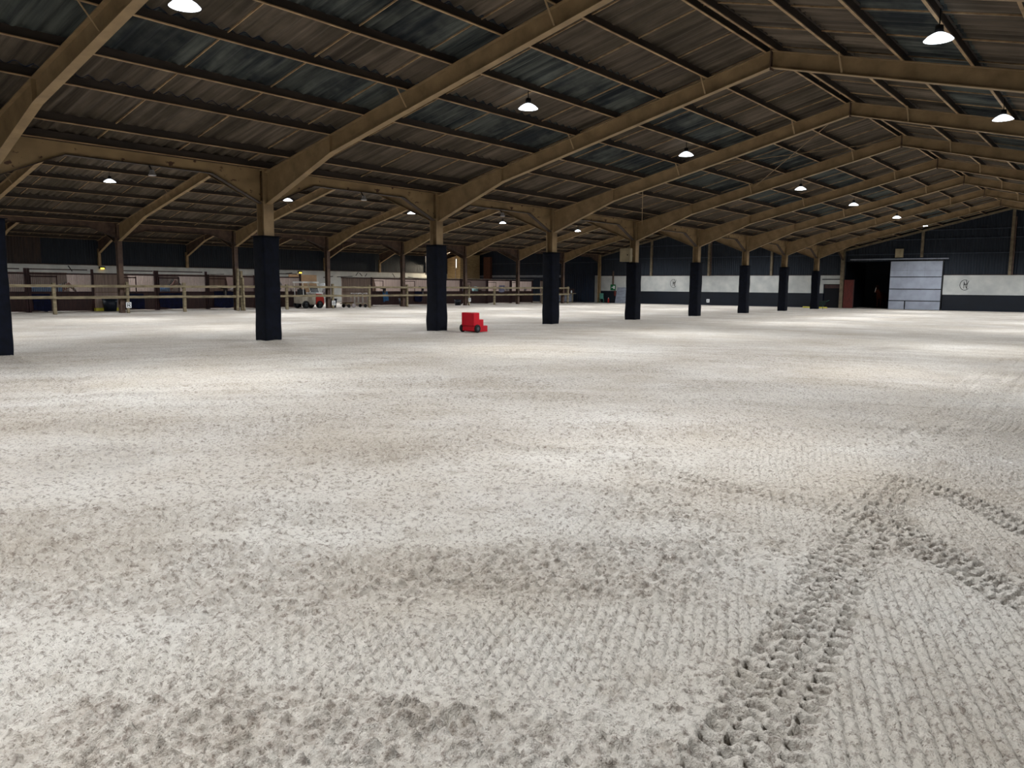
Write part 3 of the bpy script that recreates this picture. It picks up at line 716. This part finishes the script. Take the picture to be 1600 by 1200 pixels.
MB().box(-0.05, 0.05, -0.3, 0.3, 0.03, 0.09).build('batten_body', m_alu, t); MB().tube([(0, -0.28, 0), (0, 0.28, 0)], 0.03, 8).build('tube', m_tubeglow, t)
for s in (-.2, .2): MB().tube([(0, s, 0.09), (0, s, 0.9)], 0.008, 5).build('chain', m_black, t)
for y, s in ((21.7, 'left of the first bare steel post'), (40.1, 'above the buggy canopy')):
    t = thing('emergency_light', 'small amber emergency light on the white stable wall, ' + s, 'emergency light', (XC + 0.25, y, 2.85), 0, 'amber emergency lights')
    MB().box(-0.08, 0.02, -0.22, 0.22, -0.06, 0.1).build('light_case', m_black, t); MB().box(0.0, 0.06, -0.13, 0.13, -0.11, 0.0).build('light_lens', m_amber, t)

# ---------------------------------------------------------------- timber fence
for k in range(1, 9):
    yp = (k + 0.5) * L
    if k == 8: yp = 58.0
    lab = 'weathered timber fence post, %s of the mid-bay posts from the left' % ORD[k - 1] if k < 8 else 'weathered timber fence post ending the fence near the counter'
    mb = MB(); mb.box(XB + 0.15, XB + 0.29, yp - 0.08, yp + 0.08, -0.05, 1.68 if k not in (2,) else 1.74)
    tag(mb.build('fence_post', m_fence), lab, 'fence post', 'fence posts between the steel posts')
for k in range(0, 8):
    y0, y1 = (k + 0.5) * L, (k + 1.5) * L
    if k == 7: y1 = 58.1
    for z, s in ((1.52, 'upper'), (0.92, 'lower')):
        h = 0.14; dz = rr_.uniform(-0.015, 0.015)
        mb = MB(); mb.bar((XB + 0.317, y0, z + dz), (XB + 0.317, y1, z - dz), 0.05, h)
        tag(mb.build('fence_rail', m_fence), '%s timber fence rail passing the %s bare steel post' % (s, ORD[k]), 'fence rail', 'fence rails along the stables')
tag(MB().bar((XB + 0.42, 3 * L - 0.22, 0), (XB + 0.40, 3 * L - 0.1, 2.65), 0.13, 0.1).build('tall_timber', m_fence), 'tall leaning timber plank against the fence beside the second bare post', 'timber plank')
tag(MB().bar((XB + 0.43, 3 * L + 0.26, 0), (XB + 0.40, 3 * L + 0.22, 2.1), 0.13, 0.1).build('tall_timber', m_fence), 'shorter upright timber beside the taller leaning plank at the fence', 'timber plank')

# ---------------------------------------------------------------- stables
XS = -29.0
def stall(y0, y1, kind, label, nm='horse_stall'):
    w_ = y1 - y0; t = thing(nm, label, 'horse stall', (XS, y0, 0), 0, 'horse stalls behind the fence')
    for y in (0.07, w_ - 0.07): MB().box(-0.06, 0.06, y - 0.06, y + 0.06, 0, 2.5 if kind == 'grille' else 2.3).build('stall_post', m_stallframe, t)
    lp = MB().box(-0.03, 0.03, 0.1, w_ - 0.1, 0.05, 1.08).build('lower_panel', m_stallbrown, t)
    MB().box(-0.045, 0.045, 0.1, w_ - 0.1, 1.08, 1.18).build('middle_rail', m_stallframe, t)
    MB().box(-0.045, 0.045, 0.1, w_ - 0.1, 2.16, 2.24).build('top_rail', m_stallframe, t)
    if kind == 'grille':
        for a, b, nm_ in ((0.14, w_ * 0.42, 'door_grille'), (w_ * 0.45, w_ - 0.12, 'grille')):
            mb = MB(); n = int((b - a) / 0.095)
            for i in range(n + 1):
                y = a + (b - a) * i / n; mb.tube([(0, y, 1.18), (0, y, 2.14)], 0.013, 5, False)
            g = mb.build(nm_, m_bar, t)
        fr = MB(); a, b = 0.12, w_ * 0.43
        fr.box(0.045, 0.085, a, b, 2.0, 2.07); fr.box(0.045, 0.085, b - 0.05, b, 0.1, 2.1); fr.box(0.045, 0.085, a, a + 0.05, 0.1, 2.1); fr.build('sliding_door_frame', m_stallframe, t)
        MB().box(0.05, 0.09, 0.0, w_ * 0.9, 2.42, 2.48).build('door_track', m_stallframe, t)
    else:
        fr = MB(); a, b = 0.12, w_ * 0.36
        fr.box(0.045, 0.07, a, b, 2.0, 2.05); fr.box(0.045, 0.07, b - 0.05, b, 1.1, 2.05); fr.build('sliding_door_frame', m_stallframe, t)
        MB().box(0.02, 0.1, 0.0, w_, 2.3, 2.34).build('door_track', m_bar, t)
    # boarded back and partition
    MB().box(-3.66, -3.6, 0.0, w_, 0, 2.32).build('back_boarding', m_pale, t)
    MB().box(-3.6, -0.07, w_ - 0.06, w_, 0, 2.2).build('partition', m_pale, t)
    return t
stall(7.62, 11.3, 'grille', 'barred horse stall at the left edge of the photo')
stall(11.32, 14.94, 'grille', 'barred horse stall left of the tall pale boarded panel, with navy rug below')
stall(16.5, 18.78, 'grille', 'short barred horse stall just right of the first bare steel post')
stall(18.8, 22.3, 'grille', 'barred horse stall holding the horse in a light blue rug')
stall(22.32, 26.0, 'planks', 'shadowy horse stall with heaped tack in front, left of the leaning timber')
stall(26.02, 29.9, 'grille', 'barred horse stall with pale goods behind, left of the buggy')
lb_ = ['right of the pale boarded partition, with saddle on the door', 'behind the bridle hook, left of the mounting block column', 'behind the padded column next to the mounting block', 'directly behind the red mounting block',
       'holding the horse in the pale rug', 'with bundled cloths above its door', 'left of the fourth padded column, with hung straps']
ys = [36.75, 40.45, 44.1, 47.75, 51.4, 55.05, 58.7]
ys = [36.75, 40.4, 44.05, 47.7, 51.4, 55.05, 58.7]
for i, y in enumerate(ys[:-1]):
    stall(y, ys[i + 1] - 0.02, 'planks', 'plank-fronted horse stall ' + lb_[i if i < 4 else i])
def panel(y0, y1, label):
    t = thing('boarded_partition', label, 'boarded panel', (XS, y0, 0))
    w_ = y1 - y0
    MB().box(-0.03, 0.03, 0.03, w_ - 0.03, 0.0, 2.2).build('boarding', m_pale, t)
    MB().box(-0.05, 0.05, 0, w_, 2.2, 2.28).build('top_rail', m_stallframe, t)
    for z in (1.12, 1.5) : MB().box(0.031, 0.045, 0.03, w_ - 0.03, z, z + 0.03).build('cross_batten', m_ply, t)
    return t
panel(14.98, 16.45, 'tall pale boarded panel behind the navy tub, left of the first bare post')
panel(33.72, 36.7, 'wide pale boarded panel behind the low trolley, right of the buggy')
panel(60.0, 62.2, 'narrow pale boarded panel at the far end of the stalls')
tag(MB().box(-35.5, -35.4, 33.5, 36.3, 0, 2.5).build('plywood_screen', m_ply), 'tan plywood screen deep in the stables above the buggy', 'screen')
# things hung on the stalls
def drape(y0, y1, z0, z1, m, label, seed, x=XS + 0.05, group='rugs hung on the stall fronts', nm='hung_rug'):
    r = random.Random(seed); n = 22; rows = 10; mb = MB(); p1, p2 = r.uniform(0, 6), r.uniform(0, 6)
    for side in (0, 1):
        for i in range(rows + 1):
            for j in range(n + 1):
                s = j / n; q_ = i / rows; z = z1 - (z1 - z0) * q_ * (1 - 0.06 * sin(5 * s + p1) - 0.05 * (s > .8))
                xx = x + 0.02 + 0.035 * (0.3 + q_) * (1 + sin(14 * s + p1 + q_)) + 0.02 * q_ * sin(31 * s + p2) + (0.012 if side else 0)
                mb.v.append((xx, y0 + (y1 - y0) * s + 0.03 * sin(4 * q_ + p2), z))
    m1 = (rows + 1) * (n + 1)
    for side in (0, 1):
        for i in range(rows):
            for j in range(n):
                a = side * m1 + i * (n + 1) + j; f_ = (a, a + 1, a + n + 2, a + n + 1); mb.f.append(f_ if side == 0 else f_[::-1])
    return tag(mb.build(nm, m, None, True), label, 'horse rug', group)
drape(11.5, 12.45, 0.08, 1.05, m_rugnavy, 'navy rug hung on the stall front behind the leftmost fence post', 1)
drape(16.7, 17.9, 0.1, 1.05, m_rugnavy, 'navy rug hung on the stall front just right of the letter R marker', 2)
drape(18.9, 20.5, 0.12, 1.08, m_rugnavy, 'navy rug with pale stripes hung below the horse in the light blue rug', 3)
drape(22.7, 24.3, 0.1, 1.2, m_rugnavy, 'dark navy rug hung under heaped tack left of the leaning timber', 4)
drape(26.2, 27.4, 0.1, 1.16, m_rugnavy, 'dark rug hung on the stall hidden partly by the nearest padded column', 5)
drape(38.0, 38.55, 0.35, 1.17, m_rugblue, 'small light blue cloth hung on the stall right of the wide pale panel', 6)
drape(41.6, 42.6, 0.3, 1.17, m_rugnavy, 'navy rug hung on the stall left of the column beside the mounting block', 7)
drape(56.0, 56.9, 0.15, 1.0, m_greybin, 'slate grey cloth hung low on the fence near the fourth padded column', 8, x=XB - 0.35)
drape(53.1, 54.0, 1.1, 1.75, m_rugpale, 'pale lilac cloth bundle hung on the stall rail near the far end', 9)
def saddle(y, z, label, seed=0):
    t = thing('saddle', label, 'saddle', (XS + 0.24, y, z), 0, 'saddles on the stall fronts')
    mb = MB(); n = 14
    prof = [(-0.3, 0.0, 0.16), (-0.22, 0.08, 0.2), (-0.1, 0.02, 0.2), (0.08, 0.0, 0.18), (0.2, 0.1, 0.13), (0.27, 0.12, 0.08)]
    for yy, zz, rr in prof:
        for j in range(n + 1):
            a = pi * j / n; mb.v.append((cos(a) * rr * 0.9, yy, zz + sin(a) * rr * 0.75))
    for i in range(len(prof) - 1):
        for j in range(n): a = i * (n + 1) + j; mb.f.append((a, a + 1, a + n + 2, a + n + 1))
    mb.build('seat', m_leather, t, True)
    MB().box(0.14, 0.18, -0.14, 0.12, -0.3, 0.06).build('flap', m_leather, t)
    MB().tube([(0.2, -0.02, -0.1), (0.2, -0.05, -0.5), (0.2, 0.05, -0.5), (0.2, 0.0, -0.1)], 0.012, 5).build('stirrup', m_bar, t)
    return t
saddle(37.9, 1.35, 'dark saddle on the stall door right of the wide pale panel')
saddle(23.4, 1.35, 'dark saddle among the heaped tack left of the leaning timber')
saddle(42.3, 1.4, 'dark saddle on the stall left of the column by the mounting block')
def bundle(loc, s, m, label, seed, nm='cloth_bundle', cat='bundle'):
    r = random.Random(seed); mb = MB(); n = 12; rings = 7
    for i in range(rings + 1):
        a = pi * i / rings
        for j in range(n):
            b = 2 * pi * j / n; k = 1 + r.uniform(-0.16, 0.16) if 0 < i < rings else 1
            mb.v.append((loc[0] + s[0] * sin(a) * cos(b) * k, loc[1] + s[1] * sin(a) * sin(b) * k, loc[2] + s[2] * cos(a) * k))
    for i in range(rings):
        for j in range(n): mb.f.append((i * n + j, i * n + (j + 1) % n, (i + 1) * n + (j + 1) % n, (i + 1) * n + j))
    return tag(mb.build(nm, m, None, True), label, cat)
bundle((XS + 0.24, 24.2, 1.3), (0.12, 0.42, 0.12), m_cloth, 'pale rumpled cloth lying on the heaped tack left of the leaning timber', 2)
bundle((XS + 0.14, 54.3, 1.35), (0.12, 0.3, 0.14), m_cloth, 'small pale cloth bundle on the stall rail near the far end', 3)
bundle((XS + 0.14, 57.2, 1.4), (0.1, 0.2, 0.22), m_cloth, 'pinkish cloth hanging on the last stall, left of the fourth padded column', 4)
bundle((-30.6, 27.6, 1.5), (0.3, 0.45, 0.35), m_greenp, 'teal cover seen behind the bars of the stall left of the buggy', 5)
bundle((-30.6, 28.9, 1.6), (0.3, 0.4, 0.4), m_cloth, 'pale cover seen behind the bars of the stall nearest the buggy', 6)
# bins
def tub(x, y, r, h, m, label, grp='feed tubs along the fence'):
    t = thing('feed_tub', label, 'tub', (x, y, 0), 0, grp)
    MB().lathe([(0.0, 0.01), (r * 0.78, 0.01), (r, h), (r * 0.92, h), (r * 0.72, 0.05), (0, 0.05)], 18).build('tub_body', m, t, True)
    MB().lathe([(r * 0.98, h - 0.03), (r * 1.07, h - 0.02), (r * 1.07, h + 0.02), (r * 0.94, h + 0.02)], 18).build('rim', m, t, True)
    return t
tub(XS + 0.75, 15.5, 0.42, 0.72, m_navybin, 'large navy tub standing before the tall pale boarded panel')
tub(-26.3, 30.55, 0.42, 0.66, m_navybin, 'navy tub between the buggy and the low trolley')
tub(-26.3, 37.8, 0.38, 0.62, m_navybin, 'dark teal tub at the foot of the fourth bare post')
tub(-25.2, 43.1, 0.3, 0.5, m_navybin, 'small navy tub beside the bare post behind the mounting block')
tub(-26.9, 26.0, 0.42, 0.7, m_navybin, 'dark tub left of the nearest padded column, beside the short timber')
for y, s in ((15.05, 'left'), (16.2, 'right')):
    tag(MB().box(XS + 0.1, XS + 0.4, y - 0.22, y + 0.22, 0.02, 0.2).build('straw_block', m_yellow), 'pale yellow block on the ground just %s of the large navy tub' % s, 'block')
# buggy
t = thing('utility_buggy', 'small red and cream utility buggy with white canopy parked behind the fence', 'buggy', (-26.6, 28.6, 0))
MB().prism([(-0.75, 0.35), (-0.75, 0.95), (-0.2, 0.8), (0.15, 0.8), (0.4, 1.02), (0.95, 0.95), (1.05, 0.6), (1.0, 0.3), (0.3, 0.25)], 'x', -0.5, 0.5).build('body', m_cream, t)
MB().prism([(0.38, 0.28), (0.42, 1.05), (0.95, 1.0), (1.12, 0.65), (1.08, 0.22)], 'x', -0.55, 0.55).build('red_nose', m_redbody, t)
MB().box(-0.56, 0.57, 0.38, 1.02, 1.05, 1.12).build('light_strip', m_signwhite, t)
MB().box(-0.58, 0.58, -0.75, 0.62, 1.79, 1.90).build('canopy', m_canopy, t)
for x in (-0.5, 0.5):
    MB().tube([(x, -0.65, 0.9), (x, -0.7, 1.85)], 0.025, 6).build('canopy_post', m_canopy, t)
    MB().tube([(x, 0.75, 1.05), (x, 0.5, 1.85)], 0.03, 6).build('canopy_post', m_canopy, t)
MB().quad and None
mb = MB(); mb.poly([(-0.48, 0.74, 1.1), (0.48, 0.74, 1.1), (0.48, 0.55, 1.6), (-0.48, 0.55, 1.6)]); mb.build('windscreen', m_screen, t)
MB().prism([(-0.55, 0.85), (-0.5, 1.35), (-0.4, 1.35), (-0.35, 0.98), (0.0, 0.98), (0.0, 0.85)], 'x', -0.4, 0.4).build('seat', m_black, t)
MB().tube(arc and [(0.0 + 0.17 * cos(a), 0.32 + 0.1 * sin(a), 1.2 + 0.13 * sin(a)) for a in [i * pi / 8 for i in range(17)]], 0.014, 6).build('steering_wheel', m_black, t)
for x in (-0.55, 0.45):
    for y in (-0.5, 0.7):
        mb = MB()
        for (ra, xa), (rb, xb) in (((0.14, 0), (0.27, 0)), ((0.27, 0), (0.27, 0.16)), ((0.27, 0.16), (0.14, 0.16))):
            k0 = len(mb.v)
            for rr, xx in ((ra, xa), (rb, xb)):
                for j in range(18): a = 2 * pi * j / 18; mb.v.append((x + xx, y + rr * cos(a), 0.27 + rr * sin(a)))
            for j in range(18): mb.f.append((k0 + j, k0 + (j + 1) % 18, k0 + 18 + (j + 1) % 18, k0 + 18 + j))
        wv_ = mb.build('wheel', m_tyre, t); MB().tube([(x - 0.005, y, 0.27), (x + 0.165, y, 0.27)], 0.14, 14).build('hub', m_rim, wv_)
bundle((-26.2, 29.75, 1.58), (0.22, 0.3, 0.2), m_signwhite, 'white rounded cover beside the buggy windscreen', 9, 'white_cover', 'cover')
bundle((-26.3, 29.95, 1.16), (0.2, 0.2, 0.2), m_cloth, 'grey cloth heaped under the white rounded cover', 10)
# low trolley
t = thing('flatbed_trolley', 'low flatbed trolley with metal hoops before the wide pale panel', 'trolley', (-25.9, 32.4, 0))
MB().box(-0.35, 0.35, -1.1, 1.1, 0.26, 0.32).build('deck', m_fence, t)
for y in (-0.15, 0.2, 0.55, 1.05):
    MB().tube([(-0.25, y, 0.3), (-0.25, y, 0.98), (-0.2, y, 1.05), (0.2, y, 1.05), (0.25, y, 0.98), (0.25, y, 0.3)], 0.025, 6).build('hoop', m_bar, t)
MB().box(-0.25, 0.25, -1.0, -0.3, 0.32, 0.42).build('load', m_ply, t)
for x in (-0.3, 0.3):
    for y in (-0.8, 0.8): MB().tube([(x - 0.03, y, 0.13), (x + 0.03, y, 0.13)], 0.13, 14).build('wheel', m_tyre, t)
MB().tube([(0.36, -0.4, 0.16), (0.40, -0.4, 0.16)], 0.16, 16).build('spare_wheel', m_rug if False else m_cloth, t)

# timber clad store, brick pier
t = thing('timber_store', 'tall timber-clad store behind the stalls, lit on its left face', 'store', (-43 + 1.1, 62.3, 0))
MB().prism([(-0.9, 0), (1.1, 0), (1.1, 5.2), (-0.9, 4.75)], 'y', -1.7, 1.7).build('cladding', m_timberclad, t)
mb = MB()
for i in range(24):
    z = 0.19 * i + 0.2; mb.box(-0.9, 1.115, -1.715, 1.715, z, z + 0.012)
mb.build('board_gap', m_brownclad, t)
MB().box(0.35, 0.42, -1.76, -1.7, 2.3, 5.0).build('corner_batten', m_cloth, t)
t2 = thing('strip_light', 'upright white strip light on the left face of the timber store', 'strip lamp', (-41.3, 60.52, 0))
MB().box(-0.04, 0.04, -0.04, 0.04, 3.6, 4.8).build('strip_body', m_alu, t2); MB().box(-0.03, 0.03, -0.07, -0.04, 3.7, 4.7).build('strip_tube', m_dimtube, t2)
ld = bpy.data.lights.new('strip_glow', 'AREA'); ld.shape = 'RECTANGLE'; ld.size = 0.1; ld.size_y = 1.0; ld.energy = 600; ld.color = (1, 0.85, 0.62)
lo = bpy.data.objects.new('strip_glow', ld); C.objects.link(lo); lo.parent = t2; lo.location = (0.3, -0.6, 4.5); lo.rotation_euler = (radians(70), 0, radians(190))
tag(MB().box(-40.3, -39.3, GY - 0.5, GY - 0.12, 0, 5.0).build('brick_pier', m_brick), 'brown brick pier against the blue end wall of the stables', 'brick pier')
# counter at fence end
t = thing('timber_counter', 'boarded timber counter at the far end of the fence, by the blue door', 'counter', (-26.9, 61.6, 0))
MB().box(-1.3, 1.15, -0.3, 0.3, 0.92, 1.0).build('counter_top', m_fence, t)
MB().box(-1.2, 1.0, -0.26, -0.2, 0.12, 0.92).build('front_panel', m_greysheet, t)
MB().box(-1.3, 0.9, 0.24, 0.3, 1.0, 1.45).build('back_panel', m_stallbrown, t)
for x in (-1.2, 1.08): MB().box(x - 0.04, x + 0.04, -0.28, -0.2, 0, 0.92).build('leg', m_fence, t)
tag(MB().lathe([(0, 0), (0.07, 0), (0.07, 0.25), (0, 0.28)], 10, (-26.1, 61.55, 1.005)).build('white_bottle', m_signwhite), 'small white bottle standing on the timber counter', 'bottle')
# corner items on the far wall
t = thing('exit_sign', 'green emergency sign on the white wall band near the corner post', 'sign', (-22.85, yf - 0.03, 1.62))
MB().box(-0.3, 0.3, -0.02, 0.02, -0.3, 0.3).build('sign_board', m_exit, t)
mb = MB(); mb.tube([(-0.18, -0.03, 0.0), (0.0, -0.03, 0.0)], 0.025, 6); mb.tube([(-0.07, -0.03, 0.08), (0.0, -0.03, 0.0), (-0.07, -0.03, -0.08)], 0.02, 6); mb.box(0.06, 0.2, -0.035, -0.02, -0.16, 0.16); mb.build('pictogram', m_signwhite, t)
t = thing('garden_chair', 'green plastic chair in the corner by the blue door', 'chair', (-23.75, GY - 0.9, 0), 0.6)
MB().box(-0.22, 0.22, -0.22, 0.22, 0.42, 0.46).build('seat', m_greenp, t); MB().prism([(0.2, 0.44), (0.3, 1.0), (0.34, 1.0), (0.24, 0.44)], 'x', -0.2, 0.2).build('backrest', m_greenp, t)
for x in (-0.2, 0.2):
    for y in (-0.2, 0.2): MB().tube([(x, y, 0.43), (x * 1.15, y * 1.15, 0)], 0.022, 6).build('leg', m_greenp, t)
t = thing('fire_extinguisher', 'red fire extinguisher standing on the floor beside the green chair', 'fire extinguisher', (-23.1, GY - 0.6, 0))
MB().lathe([(0, 0), (0.09, 0), (0.09, 0.42), (0.04, 0.5), (0.0, 0.5)], 14).build('cylinder', m_redbody, t, True)
MB().lathe([(0, 0.5), (0.03, 0.5), (0.03, 0.56), (0, 0.56)], 8).build('valve', m_signwhite, t); MB().bar((0, 0, 0.56), (0.12, 0, 0.6), 0.02).build('handle', m_black, t)
mb = MB()
n = 60
for i in range(n + 1):
    x = -22.35 + 1.25 * i / n; dy = 0.02 * sin(2 * pi * x / 0.18)
    mb.v += [(x, GY - 0.55 + dy, 0.0), (x + 0.05, GY - 0.2 + dy, 1.62)]
for i in range(n): mb.f.append((2 * i, 2 * i + 2, 2 * i + 3, 2 * i + 1))
tag(mb.build('leaning_sheet', m_greysheet), 'grey corrugated sheet leaning on the far wall beside the green chair corner', 'sheet')
bundle((-22.55, yf - 0.12, 1.0), (0.14, 0.1, 0.3), m_rustred, 'small dull red bag hung on the far wall by the leaning sheet', 12, 'hung_bag', 'bag')
tag(MB().tube([(-2.6, GY - 2.0, 0.06), (-0.4, GY - 2.6, 0.06)], 0.06, 8).build('ground_pole', m_yellow), 'yellow pole lying on the sand by the last padded column', 'pole')
t = thing('wheelbarrow', 'dark green barrow tucked behind the last padded column', 'barrow', (0.1, 8 * L + 1.0, 0), 0.3)
MB().prism([(-0.35, 0.3), (0.35, 0.28), (0.5, 0.7), (-0.5, 0.65)], 'y', -0.28, 0.28).build('tray', m_greenb, t)
MB().tube([(-0.3, -0.2, 0.3), (0.7, -0.2, 0.75)], 0.02, 6).build('handle', m_greenp, t); MB().tube([(-0.42, -0.04, 0.18), (-0.42, 0.04, 0.18)], 0.18, 14).build('wheel', m_tyre, t)
for x in (0.2,): MB().tube([(x, -0.2, 0.3), (x + 0.05, -0.2, 0)], 0.02, 6).build('leg', m_greenp, t)

# ---------------------------------------------------------------- mounting block
t = thing('mounting_block', 'red plastic three-step mounting block on black wheels beside the padded column', 'mounting block', (1.15, 14.82, 0))
prof = [(0.0, 0.06), (0.0, 0.24), (-0.05, 0.26), (-0.05, 0.72), (0.26, 0.72), (0.26, 0.47), (0.49, 0.47), (0.49, 0.24), (0.72, 0.24), (0.72, 0.02), (0.16, 0.02), (0.12, 0.06)]
o = MB().prism(prof, 'x', -0.3, 0.3).build('step_body', m_red, t)
bv = o.modifiers.new('bevel', 'BEVEL'); bv.width = 0.015; bv.segments = 2; bv.limit_method = 'ANGLE'
for y0, y1, z in ((-0.03, 0.24, 0.721), (0.28, 0.47, 0.471), (0.51, 0.70, 0.241)):
    MB().box(-0.27, 0.27, y0, y1, z, z + 0.006).build('tread', m_red, t)
for x in (-0.36, 0.36):
    mb = MB(); k0 = 0
    pr_ = [(0.06, 0.035), (0.10, 0.04), (0.14, 0.035), (0.15, 0.0), (0.14, -0.035), (0.10, -0.04), (0.06, -0.035)]
    for rr, xx in pr_:
        for j in range(22): a = 2 * pi * j / 22; mb.v.append((x + xx, 0.08 + rr * cos(a), 0.15 + rr * sin(a)))
    for i in range(len(pr_) - 1):
        for j in range(22): mb.f.append((i * 22 + j, i * 22 + (j + 1) % 22, (i + 1) * 22 + (j + 1) % 22, (i + 1) * 22 + j))
    wv_ = mb.build('wheel', m_tyre, t, True); MB().tube([(x - 0.03, 0.08, 0.15), (x + 0.038, 0.08, 0.15)], 0.065, 14).build('hub', m_rim, wv_)
MB().tube([(-0.36, 0.08, 0.15), (0.36, 0.08, 0.15)], 0.015, 8).build('axle', m_black, t)

# ---------------------------------------------------------------- horses
def horse(loc, rz, coat, label, rug=None, headup=True):
    t = thing('horse', label, 'horse', loc, rz, None)
    V = [(-0.75, 0, 1.18, .27), (-0.35, 0, 1.16, .31), (0.1, 0, 1.12, .33), (0.5, 0, 1.16, .29), (0.78, 0, 1.34, .21), (1.0, 0, 1.6, .15), (1.16, 0, 1.82, .125), (1.32, 0, 1.72, .115), (1.5, 0, 1.5, .075), (1.6, 0, 1.36, .065)]
    if not headup:
        V[4:] = [(0.82, 0, 1.3, .21), (1.06, 0, 1.44, .16), (1.26, 0, 1.56, .13), (1.42, 0, 1.46, .115), (1.56, 0, 1.28, .075), (1.63, 0, 1.16, .065)]
    E = [(i, i + 1) for i in range(9)]
    def leg(root, pts):
        prev = root
        for p in pts: V.append(p); E.append((prev, len(V) - 1)); prev = len(V) - 1
    for s in (-0.14, 0.14):
        leg(3, [(0.56, s, 0.86, .12), (0.55, s, 0.5, .065), (0.53, s, 0.14, .045), (0.58, s, 0.03, .06)])
        leg(0, [(-0.78, s, 0.9, .15), (-0.66, s, 0.72, .1), (-0.88, s, 0.48, .06), (-0.84, s, 0.14, .045), (-0.79, s, 0.03, .06)])
    for s in (-0.05, 0.05):
        V.append((V[6][0] - 0.02, s * 1.6, V[6][2] + 0.17, .022)); E.append((6, len(V) - 1))
    me_ = bpy.data.meshes.new('body'); me_.from_pydata([v_[:3] for v_ in V], E, []); o = bpy.data.objects.new('body', me_); C.objects.link(o); o.parent = t
    me_.materials.append(coat)
    sk = o.modifiers.new('skin', 'SKIN'); sk.use_smooth_shade = True
    for i, v_ in enumerate(V): me_.skin_vertices[0].data[i].radius = (v_[3], v_[3] * 0.85)
    me_.skin_vertices[0].data[2].use_root = True
    o.modifiers.new('sub', 'SUBSURF').levels = 1; o.modifiers['sub'].render_levels = 2
    mb = MB(); a = Vector(V[4][:3]); b = Vector(V[6][:3])
    for i in range(7):
        p = a.lerp(b, i / 6); d = Vector((-0.12, 0, 0.12)); mb.tube([p + d * 0.7, p + d * 1.5, p + d * 1.2 + Vector((0, 0.08, -0.12))], [0.03, 0.035, 0.01], 5)
    mb.build('mane', m_mane, t)
    MB().tube([(-1.0, 0, 1.3), (-1.12, 0, 1.1), (-1.14, 0, 0.6)], [0.04, 0.07, 0.03], 8).build('tail', m_mane, t, True)
    p, q_ = Vector(V[7][:3]), Vector(V[9][:3]); n_ = Vector((0.6, 0, 0.6)).normalized()
    MB().tube([p + n_ * V[7][3] * 0.95, p.lerp(q_, .5) + n_ * 0.09, q_ + n_ * 0.05], [0.035, 0.03, 0.035], 6).build('blaze', m_horsewhite, t, True)
    mb = MB()
    for s in (-1, 1): mb.lathe([(0, -0.02), (0.02, 0), (0, 0.02)], 8, (V[7][0] - 0.02, s * 0.095, V[7][2] + 0.03))
    mb.build('eye', m_ink, t)
    if rug:
        mb = MB(); n = 18; secs = [(-1.02, .30, 1.15), (-0.75, .33, 1.2), (-0.3, .36, 1.18), (0.2, .37, 1.14), (0.55, .33, 1.2), (0.8, .26, 1.34)]
        for x, rr, zc in secs:
            for j in range(n + 1):
                a = pi * (-0.22 + 1.44 * j / n); zz = zc + rr * sin(a) * (1 if sin(a) > 0 else 1.6)
                mb.v.append((x, rr * cos(a) * (1 if sin(a) > 0 else 0.98), zz))
        for i in range(len(secs) - 1):
            for j in range(n): a = i * (n + 1) + j; mb.f.append((a, a + 1, a + n + 2, a + n + 1))
        mb.build('rug', rug, t, True)
    return t
horse((-30.2, 12.75, 0), pi / 2, m_chestnut, 'chestnut horse with white face and blue rug in the leftmost visible stall', m_rugblue, False)
horse((-31.45, 20.1, 0), pi / 2 - 0.55, m_chestnut, 'chestnut horse in a light blue rug, head raised behind stall bars', m_rugblue)
horse((-30.9, 49.0, 0), pi / 2, m_chestnut, 'horse in a pale lilac rug in the stall behind the mounting block', m_rugpale, False)
bundle((-30.0, 50.85, 1.3), (0.3, 0.38, 0.3), m_rugaqua, 'rounded pale aqua cover in the stall behind the mounting block', 14, 'aqua_cover', 'cover')
horse((2.2, GY + 4.2, 0), -pi / 2 - 0.1, m_chestnut, 'chestnut horse with white blaze standing in the dark doorway', None)
